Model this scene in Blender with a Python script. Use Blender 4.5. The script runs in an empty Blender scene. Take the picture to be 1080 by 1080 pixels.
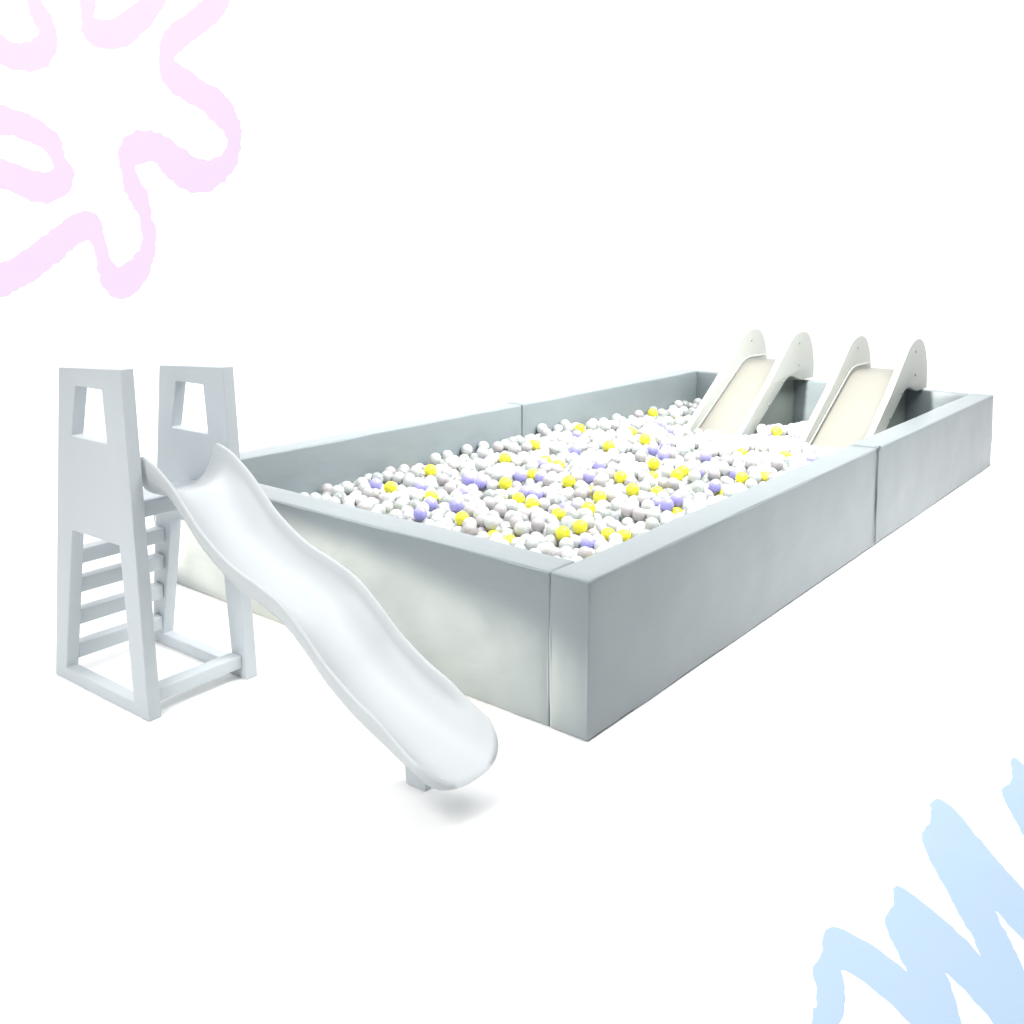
import bpy, bmesh, math
import numpy as np
from mathutils import Vector, Matrix, noise

C = bpy.context.scene.collection
sc = bpy.context.scene

# ------------------------------------------------------------------ camera
CAM = Vector((-2.82062, -1.87610, 1.76439))
YAW, PITCH = 0.69790, 0.08453
cam_data = bpy.data.cameras.new('camera')
cam_data.sensor_width = 36
cam_data.lens = 1020.3114 / 1080 * 36
cam_data.shift_x = (540 - 510.398) / 1080
cam_data.shift_y = (354.636 - 540) / 1080
cam_data.clip_end = 200
cam = bpy.data.objects.new('camera', cam_data)
C.objects.link(cam)
cam.location = CAM
cam.rotation_euler = (math.pi / 2 - PITCH, 0, YAW - math.pi / 2)
sc.camera = cam
FWD = Vector((math.cos(YAW), math.sin(YAW), 0))
SIDE = Vector((math.sin(YAW), -math.cos(YAW), 0))
BASE = Vector((CAM.x, CAM.y, 0))

# ------------------------------------------------------------------ world light and added lamps
world = bpy.data.worlds.new('World')
sc.world = world
world.use_nodes = True
wn, wl = world.node_tree.nodes, world.node_tree.links
bg = wn['Background']
tc = wn.new('ShaderNodeTexCoord')
sp = wn.new('ShaderNodeSeparateXYZ')
wl.new(tc.outputs['Generated'], sp.inputs[0])
ramp = wn.new('ShaderNodeValToRGB')
ramp.color_ramp.elements[0].position = 0.0
ramp.color_ramp.elements[0].color = (*(.017,.021,.028), 1)
ramp.color_ramp.elements[1].position = 0.85
ramp.color_ramp.elements[1].color = (*(.18,.19,.20), 1)
wl.new(sp.outputs['Z'], ramp.inputs[0])
wl.new(ramp.outputs[0], bg.inputs[0])
bg.inputs[1].default_value = 1.0

def lamp(name, kind, loc, aim, power, color, **kw):
    d = bpy.data.lights.new(name, kind)
    d.energy = power
    d.color = color
    for k, v in kw.items():
        setattr(d, k, v)
    o = bpy.data.objects.new(name, d)
    C.objects.link(o)
    o.location = loc
    o.rotation_euler = (Vector(aim) - Vector(loc)).to_track_quat('-Z', 'Y').to_euler()
    return o


# added key light: unseen soft source on the left, in front of the pit
lamp('added_key_light', 'AREA', (-7.5, 2.2, 3.0), (0, 1.4, .3), 13.5, (1, .95, .86), shape='RECTANGLE', size=4, size_y=3)
# unseen fill added above the near long wall to brighten the far one
lamp('added_overhead_fill', 'AREA', (3.4, -.2, 4.3), (3.2, 2.4, .3), 180, (1, 1, .985), shape='RECTANGLE', size=5, size_y=3, spread=math.radians(95))
# wide overhead light, added to keep the whole floor white
lamp('added_top_fill', 'AREA', (-.8, -0.5, 8.5), (-.8, -0.5, 0), 52, (.96, .975, 1), shape='RECTANGLE', size=13, size_y=13, spread=math.radians(110))
# unseen light added to lift the floor around the play slide
lamp('added_floor_fill', 'AREA', (-5.0, .2, 5.0), (-1.0, .3, 0), 57, (1, .99, .97), shape='RECTANGLE', size=3, size_y=3, spread=math.radians(70))
# fill light added over the far half of the pit to brighten it
lamp('added_far_fill', 'AREA', (4.8, 1.4, 4.5), (4.8, 1.5, 0), 8, (1, 1, .97), shape='RECTANGLE', size=3, size_y=3, spread=math.radians(90))
# unseen light added to whiten the open floor in front of the pit
lamp('added_front_fill', 'AREA', (-1.5, -3.2, 6.5), (-1.2, -2.4, 0), 16, (.97, .985, 1), shape='RECTANGLE', size=5, size_y=5, spread=math.radians(80))
# unseen fill light added on the left, behind the ladder tower
lamp('added_left_fill', 'AREA', (-1.0, 7.0, 5.0), (.2, .6, 0), 19, (1, .97, .92), shape='RECTANGLE', size=4, size_y=3, spread=math.radians(100))
# two lamps added to burn the backdrop out to white
lamp('added_backdrop_fill', 'AREA', BASE + FWD * 6.5 - SIDE * 1.5 + Vector((0, 0, 9.8)), BASE + FWD * 13 - SIDE * 1.5 + Vector((0, 0, 2.3)), 2300, (1, 1, 1), shape='RECTANGLE', size=30, size_y=2)
lamp('added_backdrop_side_fill', 'AREA', BASE + FWD * 6.0 - SIDE * 8.5 + Vector((0, 0, 3.0)), BASE + FWD * 13 - SIDE * 6.8 + Vector((0, 0, 1.6)), 150, (1, 1, 1), shape='RECTANGLE', size=3, size_y=3)
# unseen spot added to warm the front padded wall, cone edge imitating a shadow
lamp('added_warm_spot', 'SPOT', (-2.2, 13.0, .6), (0, 1.66, .22), 42000, (1, .89, .72), spot_size=math.radians(3.1), spot_blend=.35, shadow_soft_size=.06)
# unseen spot added over the pit to brighten the far end wall
lamp('added_far_wall_spot', 'SPOT', (-2.0, 1.25, 2.3), (5.93, 1.30, .66), 4600, (1, .985, .93), spot_size=math.radians(17), spot_blend=.5, shadow_soft_size=.2)


sc.view_settings.view_transform = 'Standard'
sc.view_settings.look = 'None'
sc.view_settings.exposure = 0
sc.view_settings.gamma = 1
sc.view_settings.use_curve_mapping = False
sc.cycles.use_denoising = True
sc.cycles.max_bounces = 8
sc.cycles.transmission_bounces = 6

# ------------------------------------------------------------------ materials
def srgb(r, g, b):
    f = lambda c: (c / 12.92 if c <= .04045 else ((c + .055) / 1.055) ** 2.4)
    return tuple(f(c / 255) for c in (r, g, b))

def mat(name, col, rough=.5, spec=.5, bumps=(), var=0, coat=0, trans=0, sss=0):
    """procedural material: base colour with a little cloudy variation, bumps = ((scale, stretch, strength), ...)"""
    m = bpy.data.materials.new(name)
    m.use_nodes = True
    n, l = m.node_tree.nodes, m.node_tree.links
    b = n['Principled BSDF']
    b.inputs['Base Color'].default_value = (*col, 1)
    b.inputs['Roughness'].default_value = rough
    b.inputs['Specular IOR Level'].default_value = spec
    b.inputs['Coat Weight'].default_value = coat
    b.inputs['Transmission Weight'].default_value = trans
    if sss:
        b.inputs['Subsurface Weight'].default_value = sss
        b.inputs['Subsurface Scale'].default_value = .02
    t = n.new('ShaderNodeTexCoord')
    if var:
        ns = n.new('ShaderNodeTexNoise')
        ns.inputs['Scale'].default_value = 2.3
        ns.inputs['Detail'].default_value = 5
        l.new(t.outputs['Object'], ns.inputs['Vector'])
        mx = n.new('ShaderNodeMix'); mx.data_type = 'RGBA'
        mx.inputs[6].default_value = (*[c * (1 - var) for c in col], 1)
        mx.inputs[7].default_value = (*[min(1, c * (1 + var)) for c in col], 1)
        l.new(ns.outputs['Fac'], mx.inputs[0])
        l.new(mx.outputs[2], b.inputs['Base Color'])
    prev = None
    for scale, stretch, strength in bumps:
        mp = n.new('ShaderNodeMapping')
        mp.inputs['Scale'].default_value = stretch
        l.new(t.outputs['Object'], mp.inputs[0])
        ns = n.new('ShaderNodeTexNoise')
        ns.inputs['Scale'].default_value = scale
        ns.inputs['Detail'].default_value = 4
        ns.inputs['Distortion'].default_value = .4
        l.new(mp.outputs[0], ns.inputs['Vector'])
        bp = n.new('ShaderNodeBump')
        bp.inputs['Strength'].default_value = strength
        bp.inputs['Distance'].default_value = .01
        l.new(ns.outputs['Fac'], bp.inputs['Height'])
        if prev: l.new(prev.outputs[0], bp.inputs['Normal'])
        prev = bp
    if prev: l.new(prev.outputs[0], b.inputs['Normal'])
    return m

M = {}
M['backdrop'] = mat('backdrop_paper', (.93, .93, .93), .9, .1)
M['pink'] = mat('pink_paint', (.60,.485,.625), .9, .1)
M['blue'] = mat('blue_paint', (.465,.60,.76), .9, .1)
M['vinyl'] = mat('padded_vinyl', (.263,.302,.318), .30, .5, ((2.2, (1, 1, 3), .5), (8, (.6, .6, 2.2), .16), (420, (1, 1, 1), .03)), .05)
M['tower'] = mat('tower_foam_white', (.57,.615,.645), .45, .4, ((5, (1, 1, 1), .08), (300, (1, 1, 1), .03)), .02)
M['chute'] = mat('chute_plastic', (.525,.555,.57), .42, .4, ((6, (1, 1, 1), .04),), .01)
M['pslide'] = mat('slide_plastic', (.45,.468,.44), .4, .5, ((7, (1, 1, 1), .06),), .02)
M['bed'] = mat('slide_bed_cream', (.235,.23,.203), .45, .5, ((6, (1, 1, 1), .08),), .03)
M['bolt'] = mat('bolt_metal', (.22, .24, .22), .35, .6)
BALLC = [(.57,.59,.58), (.80,.75,.05), (.37,.35,.74), (.46,.435,.445), (.50,.525,.515), (.72,.77,.75)]
BALLNAME = ['white', 'yellow', 'lavender', 'mauve_grey', 'pale_grey', 'clear']
BALLMAT = [mat(BALLNAME[i] + '_ball_plastic', BALLC[i], .22 if i != 5 else .12, .5, trans=(.62 if i == 5 else 0), sss=0) for i in range(6)]

# ------------------------------------------------------------------ helpers
def link_mesh(name, bm, material, parent=None, smooth=True, sharp=40):
    bm.normal_update()
    me = bpy.data.meshes.new(name)
    bm.to_mesh(me); bm.free()
    for mm in (material if isinstance(material, list) else [material]):
        me.materials.append(mm)
    if smooth:
        me.polygons.foreach_set('use_smooth', [True] * len(me.polygons))
        me.set_sharp_from_angle(angle=math.radians(sharp))
    o = bpy.data.objects.new(name, me)
    C.objects.link(o)
    if parent: o.parent = parent
    return o

def tag(o, label=None, cat=None, group=None, kind=None):
    if label: o['label'] = label
    if cat: o['category'] = cat
    if group: o['group'] = group
    if kind: o['kind'] = kind
    return o

def empty(name, loc=(0, 0, 0), rz=0):
    o = bpy.data.objects.new(name, None)
    C.objects.link(o)
    o.location = loc; o.rotation_euler = (0, 0, rz)
    o.empty_display_size = .1
    return o

def bevel_sharp(bm, w, seg=3, ang=30):
    es = [e for e in bm.edges if len(e.link_faces) == 2 and e.calc_face_angle(0) > math.radians(ang)]
    bmesh.ops.bevel(bm, geom=es, offset=w, segments=seg, profile=.6, affect='EDGES', clamp_overlap=True)

def prism_bm(pts, a0, a1, axis='y', holes=()):
    """closed outline pts (2-D) extruded between a0 and a1; axis = extrusion axis; holes are cut out"""
    bm = bmesh.new()
    def co(p, a):
        return {'y': (p[0], a, p[1]), 'x': (a, p[0], p[1]), 'z': (p[0], p[1], a)}[axis]
    loops = [pts] + list(holes)
    edges = []
    for lp in loops:
        vs = [bm.verts.new(co(p, a0)) for p in lp]
        edges += [bm.edges.new((vs[i], vs[(i + 1) % len(vs)])) for i in range(len(vs))]
    r = bmesh.ops.triangle_fill(bm, edges=edges, use_beauty=True, use_dissolve=False)
    faces = [f for f in bm.faces]
    ex = bmesh.ops.extrude_face_region(bm, geom=faces)
    d = {'y': (0, a1 - a0, 0), 'x': (a1 - a0, 0, 0), 'z': (0, 0, a1 - a0)}[axis]
    bmesh.ops.translate(bm, vec=d, verts=[v for v in ex['geom'] if isinstance(v, bmesh.types.BMVert)])
    bmesh.ops.recalc_face_normals(bm, faces=bm.faces[:])
    bmesh.ops.dissolve_limit(bm, angle_limit=math.radians(1), verts=bm.verts[:], edges=bm.edges[:])
    return bm

def box_bm(x0, x1, y0, y1, z0, z1, bev=.01, seg=3):
    bm = bmesh.new()
    bmesh.ops.create_cube(bm, size=1, matrix=Matrix.Translation(((x0 + x1) / 2, (y0 + y1) / 2, (z0 + z1) / 2)) @ Matrix.Diagonal((x1 - x0, y1 - y0, z1 - z0, 1)))
    if bev: bmesh.ops.bevel(bm, geom=bm.edges[:], offset=bev, segments=seg, profile=.6, affect='EDGES')
    return bm

def padded_bm(x0, x1, y0, y1, z0, z1, r=.018, amp=.004, seed=0, cell=.045):
    """soft upholstered block: gridded box with rounded edges, puffed and slightly wrinkled"""
    c = Vector(((x0 + x1) / 2, (y0 + y1) / 2, (z0 + z1) / 2))
    h = Vector(((x1 - x0) / 2, (y1 - y0) / 2, (z1 - z0) / 2))
    bm = bmesh.new()
    def line(L):
        inner = max(2, int(2 * (L - r) / cell))
        s = [-L + r * k for k in (0, .35, .7, 1)]
        s += [-(L - r) + 2 * (L - r) * k / inner for k in range(1, inner)]
        s += [L - r + r * k for k in (0, .3, .65, 1)]
        return s
    axes = [line(h.x), line(h.y), line(h.z)]
    key = {}
    def V(p):
        k = tuple(round(a, 5) for a in p)
        if k not in key: key[k] = bm.verts.new(p)
        return key[k]
    for ax in range(3):
        u, v = (ax + 1) % 3, (ax + 2) % 3
        for sgn in (-1, 1):
            for i in range(len(axes[u]) - 1):
                for j in range(len(axes[v]) - 1):
                    q = []
                    for a, b in ((i, j), (i + 1, j), (i + 1, j + 1), (i, j + 1)):
                        p = [0, 0, 0]; p[ax] = sgn * h[ax]; p[u] = axes[u][a]; p[v] = axes[v][b]
                        q.append(V(p))
                    if sgn < 0: q.reverse()
                    bm.faces.new(q)
    for v in bm.verts:
        p = v.co.copy()
        core = Vector([max(-(h[k] - r), min(h[k] - r, p[k])) for k in range(3)])
        d = p - core
        if d.length > 1e-9:
            nrm = d.normalized()
            p = core + nrm * r
            e = min(1, min((h[k] - abs(core[k])) / .10 for k in range(3) if abs(nrm[k]) < .5) if any(abs(nrm[k]) < .5 for k in range(3)) else 0)
            wp = p + c
            w = noise.noise(Vector((wp.x * 2.1, wp.y * 2.1, wp.z * 4 + seed))) + .5 * noise.noise(Vector((wp.x * 6, wp.y * 6, wp.z * 9 + seed)))
            p += nrm * amp * w * (.25 + .75 * e)
            if z1 - z0 > .3 and abs(nrm.z) < .5: p += nrm * .004 * e
            # puckers where the cover is pulled tight, next to the block ends
            along = 0 if h.x > h.y else 1
            q_ = (h[along] - abs(p[along]))
            if q_ < .45 and abs(nrm[along]) < .5:
                p += nrm * .0028 * (1 - q_ / .45) ** 1.5 * noise.noise(Vector((wp[along] * 3, wp.z * 17 + wp[along] * 9 * math.copysign(1, p[along]), seed + 3)))
        v.co = p + c
    return bm

# ------------------------------------------------------------------ setting: one seamless white sheet, floor curving up into the wall
prof = [(-12, 0), (12.2, 0)] + [(12.2 + .8 * math.sin(math.pi / 2 * k / 24), .8 - .8 * math.cos(math.pi / 2 * k / 24)) for k in range(1, 25)] + [(13, 9)]
bm = bmesh.new()
rows = []
for d, z in prof:
    rows.append([bm.verts.new(BASE + FWD * d + SIDE * s + Vector((0, 0, z))) for s in (-16, 16)])
for a, b in zip(rows, rows[1:]):
    bm.faces.new((a[0], a[1], b[1], b[0]))
backdrop = link_mesh('backdrop', bm, M['backdrop'], sharp=60)
tag(backdrop, 'seamless pure white paper backdrop sweeping from floor to wall', 'backdrop', kind='structure')

PINK_STROKES = [[(-3.325,5.067),(-3.337,5.023),(-3.361,4.978),(-3.42,4.89),(-3.467,4.834),(-3.549,4.756),(-3.607,4.711),(-3.699,4.656),(-3.761,4.615),(-3.854,4.548),(-3.913,4.503),(-3.994,4.436),(-4.033,4.399),(-4.069,4.354),(-4.062,4.32),(-4.006,4.264),(-3.947,4.215),(-3.823,4.126),(-3.737,4.069),(-3.601,3.991),(-3.522,3.938),(-3.421,3.859),(-3.368,3.799),(-3.313,3.697),(-3.279,3.63),(-3.23,3.528),(-3.213,3.46),(-3.208,3.358),(-3.215,3.267),(-3.242,3.096),(-3.275,2.993),(-3.347,2.856),(-3.406,2.78),(-3.513,2.689),(-3.579,2.643),(-3.673,2.597),(-3.735,2.579),(-3.828,2.573),(-3.889,2.58),(-3.981,2.61),(-4.042,2.647),(-4.132,2.727),(-4.188,2.776),(-4.267,2.845),(-4.312,2.891),(-4.368,2.959),(-4.41,2.982),(-4.479,2.982),(-4.533,2.971),(-4.627,2.936),(-4.643,2.891),(-4.6,2.788),(-4.563,2.712),(-4.492,2.586),(-4.463,2.494),(-4.444,2.344),(-4.427,2.256),(-4.395,2.141),(-4.388,2.049),(-4.397,1.887),(-4.412,1.779),(-4.447,1.616),(-4.485,1.516),(-4.564,1.376),(-4.614,1.307),(-4.686,1.242),(-4.741,1.207),(-4.836,1.167),(-4.899,1.158),(-4.992,1.17),(-5.041,1.205),(-5.096,1.298),(-5.129,1.376),(-5.171,1.516),(-5.191,1.616),(-5.208,1.779),(-5.225,1.856),(-5.258,1.925),(-5.292,1.942),(-5.362,1.924),(-5.414,1.901),(-5.497,1.85),(-5.561,1.798),(-5.669,1.694),(-5.737,1.636),(-5.833,1.566),(-5.909,1.509),(-6.041,1.409),(-6.129,1.355),(-6.26,1.292),(-6.323,1.255),(-6.384,1.209),(-6.423,1.189),(-6.482,1.178),(-6.549,1.166),(-6.69,1.142),(-6.733,1.22),(-6.722,1.477),(-6.671,1.577),(-6.529,1.624),(-6.447,1.655),(-6.34,1.701),(-6.268,1.74),(-6.161,1.81),(-6.077,1.867),(-5.934,1.972),(-5.834,2.047),(-5.679,2.169),(-5.587,2.235),(-5.469,2.308),(-5.402,2.337),(-5.32,2.351),(-5.266,2.345),(-5.186,2.313),(-5.147,2.278),(-5.111,2.204),(-5.092,2.133),(-5.073,1.995),(-5.058,1.91),(-5.032,1.794),(-5.005,1.721),(-4.95,1.616),(-4.908,1.591),(-4.837,1.622),(-4.786,1.653),(-4.702,1.715),(-4.656,1.763),(-4.6,1.844),(-4.579,1.902),(-4.572,1.995),(-4.575,2.072),(-4.595,2.21),(-4.619,2.287),(-4.674,2.379),(-4.715,2.456),(-4.78,2.593),(-4.808,2.677),(-4.827,2.792),(-4.838,2.876),(-4.85,3.012),(-4.847,3.092),(-4.828,3.195),(-4.805,3.252),(-4.757,3.32),(-4.706,3.355),(-4.601,3.394),(-4.524,3.405),(-4.398,3.401),(-4.325,3.384),(-4.234,3.339),(-4.167,3.292),(-4.054,3.196),(-3.975,3.139),(-3.85,3.064),(-3.778,3.031),(-3.686,3.009),(-3.624,3.012),(-3.531,3.047),(-3.476,3.096),(-3.405,3.21),(-3.399,3.278),(-3.455,3.369),(-3.503,3.429),(-3.593,3.52),(-3.649,3.573),(-3.728,3.641),(-3.792,3.686),(-3.905,3.754),(-3.973,3.795),(-4.063,3.852),(-4.116,3.893),(-4.183,3.961),(-4.219,4.013),(-4.263,4.103),(-4.281,4.148),(-4.291,4.193),(-4.289,4.242),(-4.275,4.343),(-4.272,4.402),(-4.276,4.481),(-4.263,4.54),(-4.219,4.641),(-4.177,4.7),(-4.095,4.778),(-4.029,4.83),(-3.913,4.908),(-3.832,4.964),(-3.705,5.053),(-3.627,5.126),(-3.522,5.259),(-3.437,5.304),(-3.289,5.304),(-3.256,5.259),(-3.305,5.126)],[(-5.986,5.038),(-5.957,4.904),(-5.926,4.823),(-5.862,4.711),(-5.86,4.652),(-5.92,4.585),(-5.967,4.554),(-6.048,4.527),(-6.101,4.523),(-6.181,4.539),(-6.229,4.559),(-6.296,4.603),(-6.326,4.626),(-6.347,4.648),(-6.4,4.667),(-6.535,4.7),(-6.584,4.644),(-6.592,4.443),(-6.551,4.354),(-6.416,4.286),(-6.349,4.251),(-6.282,4.21),(-6.237,4.191),(-6.169,4.176),(-6.108,4.167),(-5.994,4.156),(-5.918,4.161),(-5.802,4.188),(-5.743,4.225),(-5.683,4.31),(-5.649,4.372),(-5.606,4.473),(-5.6,4.54),(-5.623,4.641),(-5.632,4.7),(-5.633,4.778),(-5.65,4.83),(-5.7,4.908),(-5.734,4.964),(-5.788,5.053),(-5.808,5.126),(-5.814,5.259),(-5.854,5.304),(-5.968,5.304),(-6.003,5.259),(-5.997,5.126)],[(-5.293,5.038),(-5.291,4.904),(-5.289,4.83),(-5.288,4.741),(-5.277,4.682),(-5.246,4.592),(-5.217,4.544),(-5.162,4.488),(-5.091,4.464),(-4.931,4.449),(-4.84,4.454),(-4.724,4.485),(-4.655,4.52),(-4.561,4.594),(-4.499,4.644),(-4.405,4.723),(-4.354,4.778),(-4.294,4.867),(-4.251,4.934),(-4.179,5.045),(-4.139,5.126),(-4.09,5.259),(-4.146,5.304),(-4.361,5.304),(-4.454,5.259),(-4.514,5.126),(-4.562,5.06),(-4.644,4.993),(-4.706,4.949),(-4.811,4.882),(-4.88,4.851),(-4.983,4.824),(-5.039,4.824),(-5.102,4.851),(-5.12,4.882),(-5.111,4.949),(-5.102,4.993),(-5.083,5.06),(-5.074,5.126),(-5.062,5.259),(-5.104,5.304),(-5.24,5.304),(-5.287,5.259),(-5.292,5.126)],[(-6.576,3.767),(-6.439,3.74),(-6.356,3.719),(-6.243,3.683),(-6.16,3.656),(-6.023,3.611),(-5.941,3.571),(-5.829,3.499),(-5.758,3.445),(-5.658,3.354),(-5.618,3.293),(-5.598,3.202),(-5.585,3.142),(-5.565,3.05),(-5.541,3.005),(-5.49,2.959),(-5.468,2.91),(-5.453,2.807),(-5.458,2.746),(-5.486,2.666),(-5.523,2.61),(-5.608,2.523),(-5.667,2.482),(-5.761,2.448),(-5.838,2.442),(-5.977,2.461),(-6.06,2.486),(-6.174,2.544),(-6.257,2.579),(-6.394,2.63),(-6.486,2.653),(-6.624,2.671),(-6.666,2.765),(-6.654,3.028),(-6.605,3.1),(-6.469,3.054),(-6.385,3.024),(-6.272,2.978),(-6.188,2.946),(-6.052,2.896),(-5.968,2.873),(-5.853,2.855),(-5.791,2.862),(-5.721,2.901),(-5.715,2.943),(-5.77,3.029),(-5.799,3.077),(-5.831,3.134),(-5.864,3.168),(-5.932,3.214),(-5.985,3.239),(-6.075,3.268),(-6.136,3.289),(-6.227,3.324),(-6.288,3.336),(-6.38,3.341),(-6.456,3.339),(-6.595,3.327),(-6.637,3.414),(-6.625,3.686)]]
BLUE_STROKES = [[(-0.782,-1.131),(-0.755,-1.121),(-0.736,-1.114),(-0.706,-1.103),(-0.693,-1.1),(-0.686,-1.105),(-0.675,-1.103),(-0.647,-1.09),(-0.628,-1.081),(-0.598,-1.064),(-0.582,-1.056),(-0.564,-1.049),(-0.551,-1.048),(-0.531,-1.05),(-0.517,-1.05),(-0.495,-1.046),(-0.478,-1.041),(-0.449,-1.03),(-0.434,-1.026),(-0.416,-1.025),(-0.405,-1.026),(-0.391,-1.031),(-0.385,-1.037),(-0.382,-1.048),(-0.381,-1.06),(-0.383,-1.085),(-0.385,-1.102),(-0.388,-1.125),(-0.392,-1.139),(-0.401,-1.16),(-0.406,-1.174),(-0.413,-1.195),(-0.419,-1.209),(-0.43,-1.231),(-0.427,-1.232),(-0.405,-1.215),(-0.386,-1.201),(-0.349,-1.174),(-0.326,-1.158),(-0.293,-1.137),(-0.277,-1.129),(-0.263,-1.127),(-0.248,-1.127),(-0.218,-1.129),(-0.2,-1.128),(-0.179,-1.123),(-0.165,-1.118),(-0.142,-1.109),(-0.128,-1.107),(-0.111,-1.11),(-0.106,-1.115),(-0.107,-1.126),(-0.111,-1.137),(-0.121,-1.161),(-0.131,-1.18),(-0.149,-1.214),(-0.163,-1.238),(-0.188,-1.275),(-0.203,-1.297),(-0.225,-1.325),(-0.237,-1.34),(-0.252,-1.357),(-0.244,-1.355),(-0.204,-1.332),(-0.174,-1.313),(-0.124,-1.277),(-0.084,-1.25),(-0.01,-1.203),(0.036,-1.174),(0.099,-1.135),(0.133,-1.115),(0.169,-1.097),(0.192,-1.091),(0.223,-1.09),(0.243,-1.091),(0.273,-1.093),(0.295,-1.091),(0.331,-1.081),(0.351,-1.075),(0.372,-1.066),(0.39,-1.064),(0.419,-1.067),(0.43,-1.072),(0.432,-1.086),(0.425,-1.101),(0.403,-1.13),(0.379,-1.153),(0.329,-1.193),(0.291,-1.224),(0.228,-1.277),(0.186,-1.313),(0.122,-1.369),(0.09,-1.398),(0.056,-1.429),(-0.001,-1.447),(-0.132,-1.47),(-0.162,-1.468),(-0.131,-1.44),(-0.114,-1.422),(-0.092,-1.397),(-0.075,-1.379),(-0.044,-1.35),(-0.049,-1.348),(-0.091,-1.372),(-0.119,-1.388),(-0.16,-1.411),(-0.188,-1.426),(-0.231,-1.447),(-0.264,-1.465),(-0.32,-1.497),(-0.365,-1.512),(-0.443,-1.526),(-0.477,-1.519),(-0.504,-1.487),(-0.506,-1.469),(-0.482,-1.449),(-0.467,-1.434),(-0.446,-1.408),(-0.431,-1.39),(-0.407,-1.36),(-0.392,-1.34),(-0.371,-1.311),(-0.373,-1.306),(-0.402,-1.324),(-0.422,-1.335),(-0.455,-1.35),(-0.478,-1.36),(-0.514,-1.376),(-0.536,-1.385),(-0.568,-1.395),(-0.588,-1.387),(-0.617,-1.352),(-0.621,-1.332),(-0.603,-1.305),(-0.592,-1.286),(-0.575,-1.259),(-0.564,-1.238),(-0.548,-1.204),(-0.539,-1.182),(-0.528,-1.152),(-0.523,-1.135),(-0.523,-1.112),(-0.529,-1.108),(-0.546,-1.118),(-0.569,-1.128),(-0.619,-1.147),(-0.644,-1.155),(-0.67,-1.16),(-0.684,-1.163),(-0.701,-1.164),(-0.716,-1.167),(-0.745,-1.175),(-0.762,-1.169),(-0.783,-1.143)],[(0.282,-1.387),(0.358,-1.347),(0.398,-1.325),(0.443,-1.3),(0.479,-1.282),(0.545,-1.25),(0.58,-1.235),(0.618,-1.223),(0.642,-1.222),(0.675,-1.231),(0.702,-1.232),(0.749,-1.226),(0.782,-1.219),(0.838,-1.205),(0.863,-1.201),(0.88,-1.205),(0.878,-1.214),(0.855,-1.236),(0.832,-1.257),(0.785,-1.296),(0.655,-1.329),(0.348,-1.384)]]
def paint_obj(name, polys, to3, thick, material, step, jit):
    bm = bmesh.new()
    for poly in polys:
        rough = []
        for i in range(len(poly)):
            a, b = poly[i], poly[(i + 1) % len(poly)]
            L = math.hypot(b[0] - a[0], b[1] - a[1])
            m = max(1, int(L / step))
            for j in range(m):
                x, y = a[0] + (b[0] - a[0]) * j / m, a[1] + (b[1] - a[1]) * j / m
                f = noise.noise(Vector((x / step * .35, y / step * .35, 3.1))) + .6 * max(0, noise.noise(Vector((x / step * .9, y / step * .9, 8.2))))
                rough.append((x + jit * f, y + jit * noise.noise(Vector((y / step * .4, x / step * .4, 1.7)))))
        poly = rough
        vs = [bm.verts.new(to3(p)) for p in poly]
        es = [bm.edges.new((vs[i], vs[(i + 1) % len(vs)])) for i in range(len(vs))]
        bmesh.ops.triangle_fill(bm, edges=es, use_beauty=True)
    ex = bmesh.ops.extrude_face_region(bm, geom=bm.faces[:])
    bmesh.ops.translate(bm, vec=thick, verts=[v for v in ex['geom'] if isinstance(v, bmesh.types.BMVert)])
    bmesh.ops.recalc_face_normals(bm, faces=bm.faces[:])
    return link_mesh(name, bm, material, smooth=False)

WALLO = BASE + FWD * (13 + .001)
o = paint_obj('painted_flower_outline', PINK_STROKES, lambda p: WALLO + SIDE * p[0] + Vector((0, 0, p[1])), -FWD * .003, M['pink'], .03, .034)
tag(o, 'loose pale pink brush outline of a flower on the white backdrop', 'painted outline')
o = paint_obj('painted_zigzag', BLUE_STROKES, lambda p: Vector((p[0], p[1], -.001)), Vector((0, 0, .002)), M['blue'], .010, .0045)
tag(o, 'pale blue zigzag brush stroke painted on the white floor', 'painted zigzag')

# ------------------------------------------------------------------ ball pit
PL, PW, PT, PB, PH = 6.0148, 2.8507, .1725, .0886, .60
pit = empty('ball_pit')
tag(pit, 'long rectangular soft ball pit with pale grey padded vinyl walls', 'ball pit')
SR, SL = 3.10, 3.07
g = .0006
secs = [
    ((0, SR - g, 0, PT, 0, PH), 1), ((SR + g, PL, 0, PT, 0, PH), 2),
    ((0, SL - g, PW - PT, PW, 0, PH), 3), ((SL + g, PL, PW - PT, PW, 0, PH), 4),
    ((0.001, PT, PT + g, PW - PT - g, 0, PH - .001), 5),
    ((PL - PB, PL - .001, PT + g, PW - PT - g, 0, PH - .001), 6)]
for (b, seed) in secs:
    w = link_mesh('padded_wall', padded_bm(*b, r=.012, amp=.0065, seed=seed * 7.3), M['vinyl'], pit, sharp=180)
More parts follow.
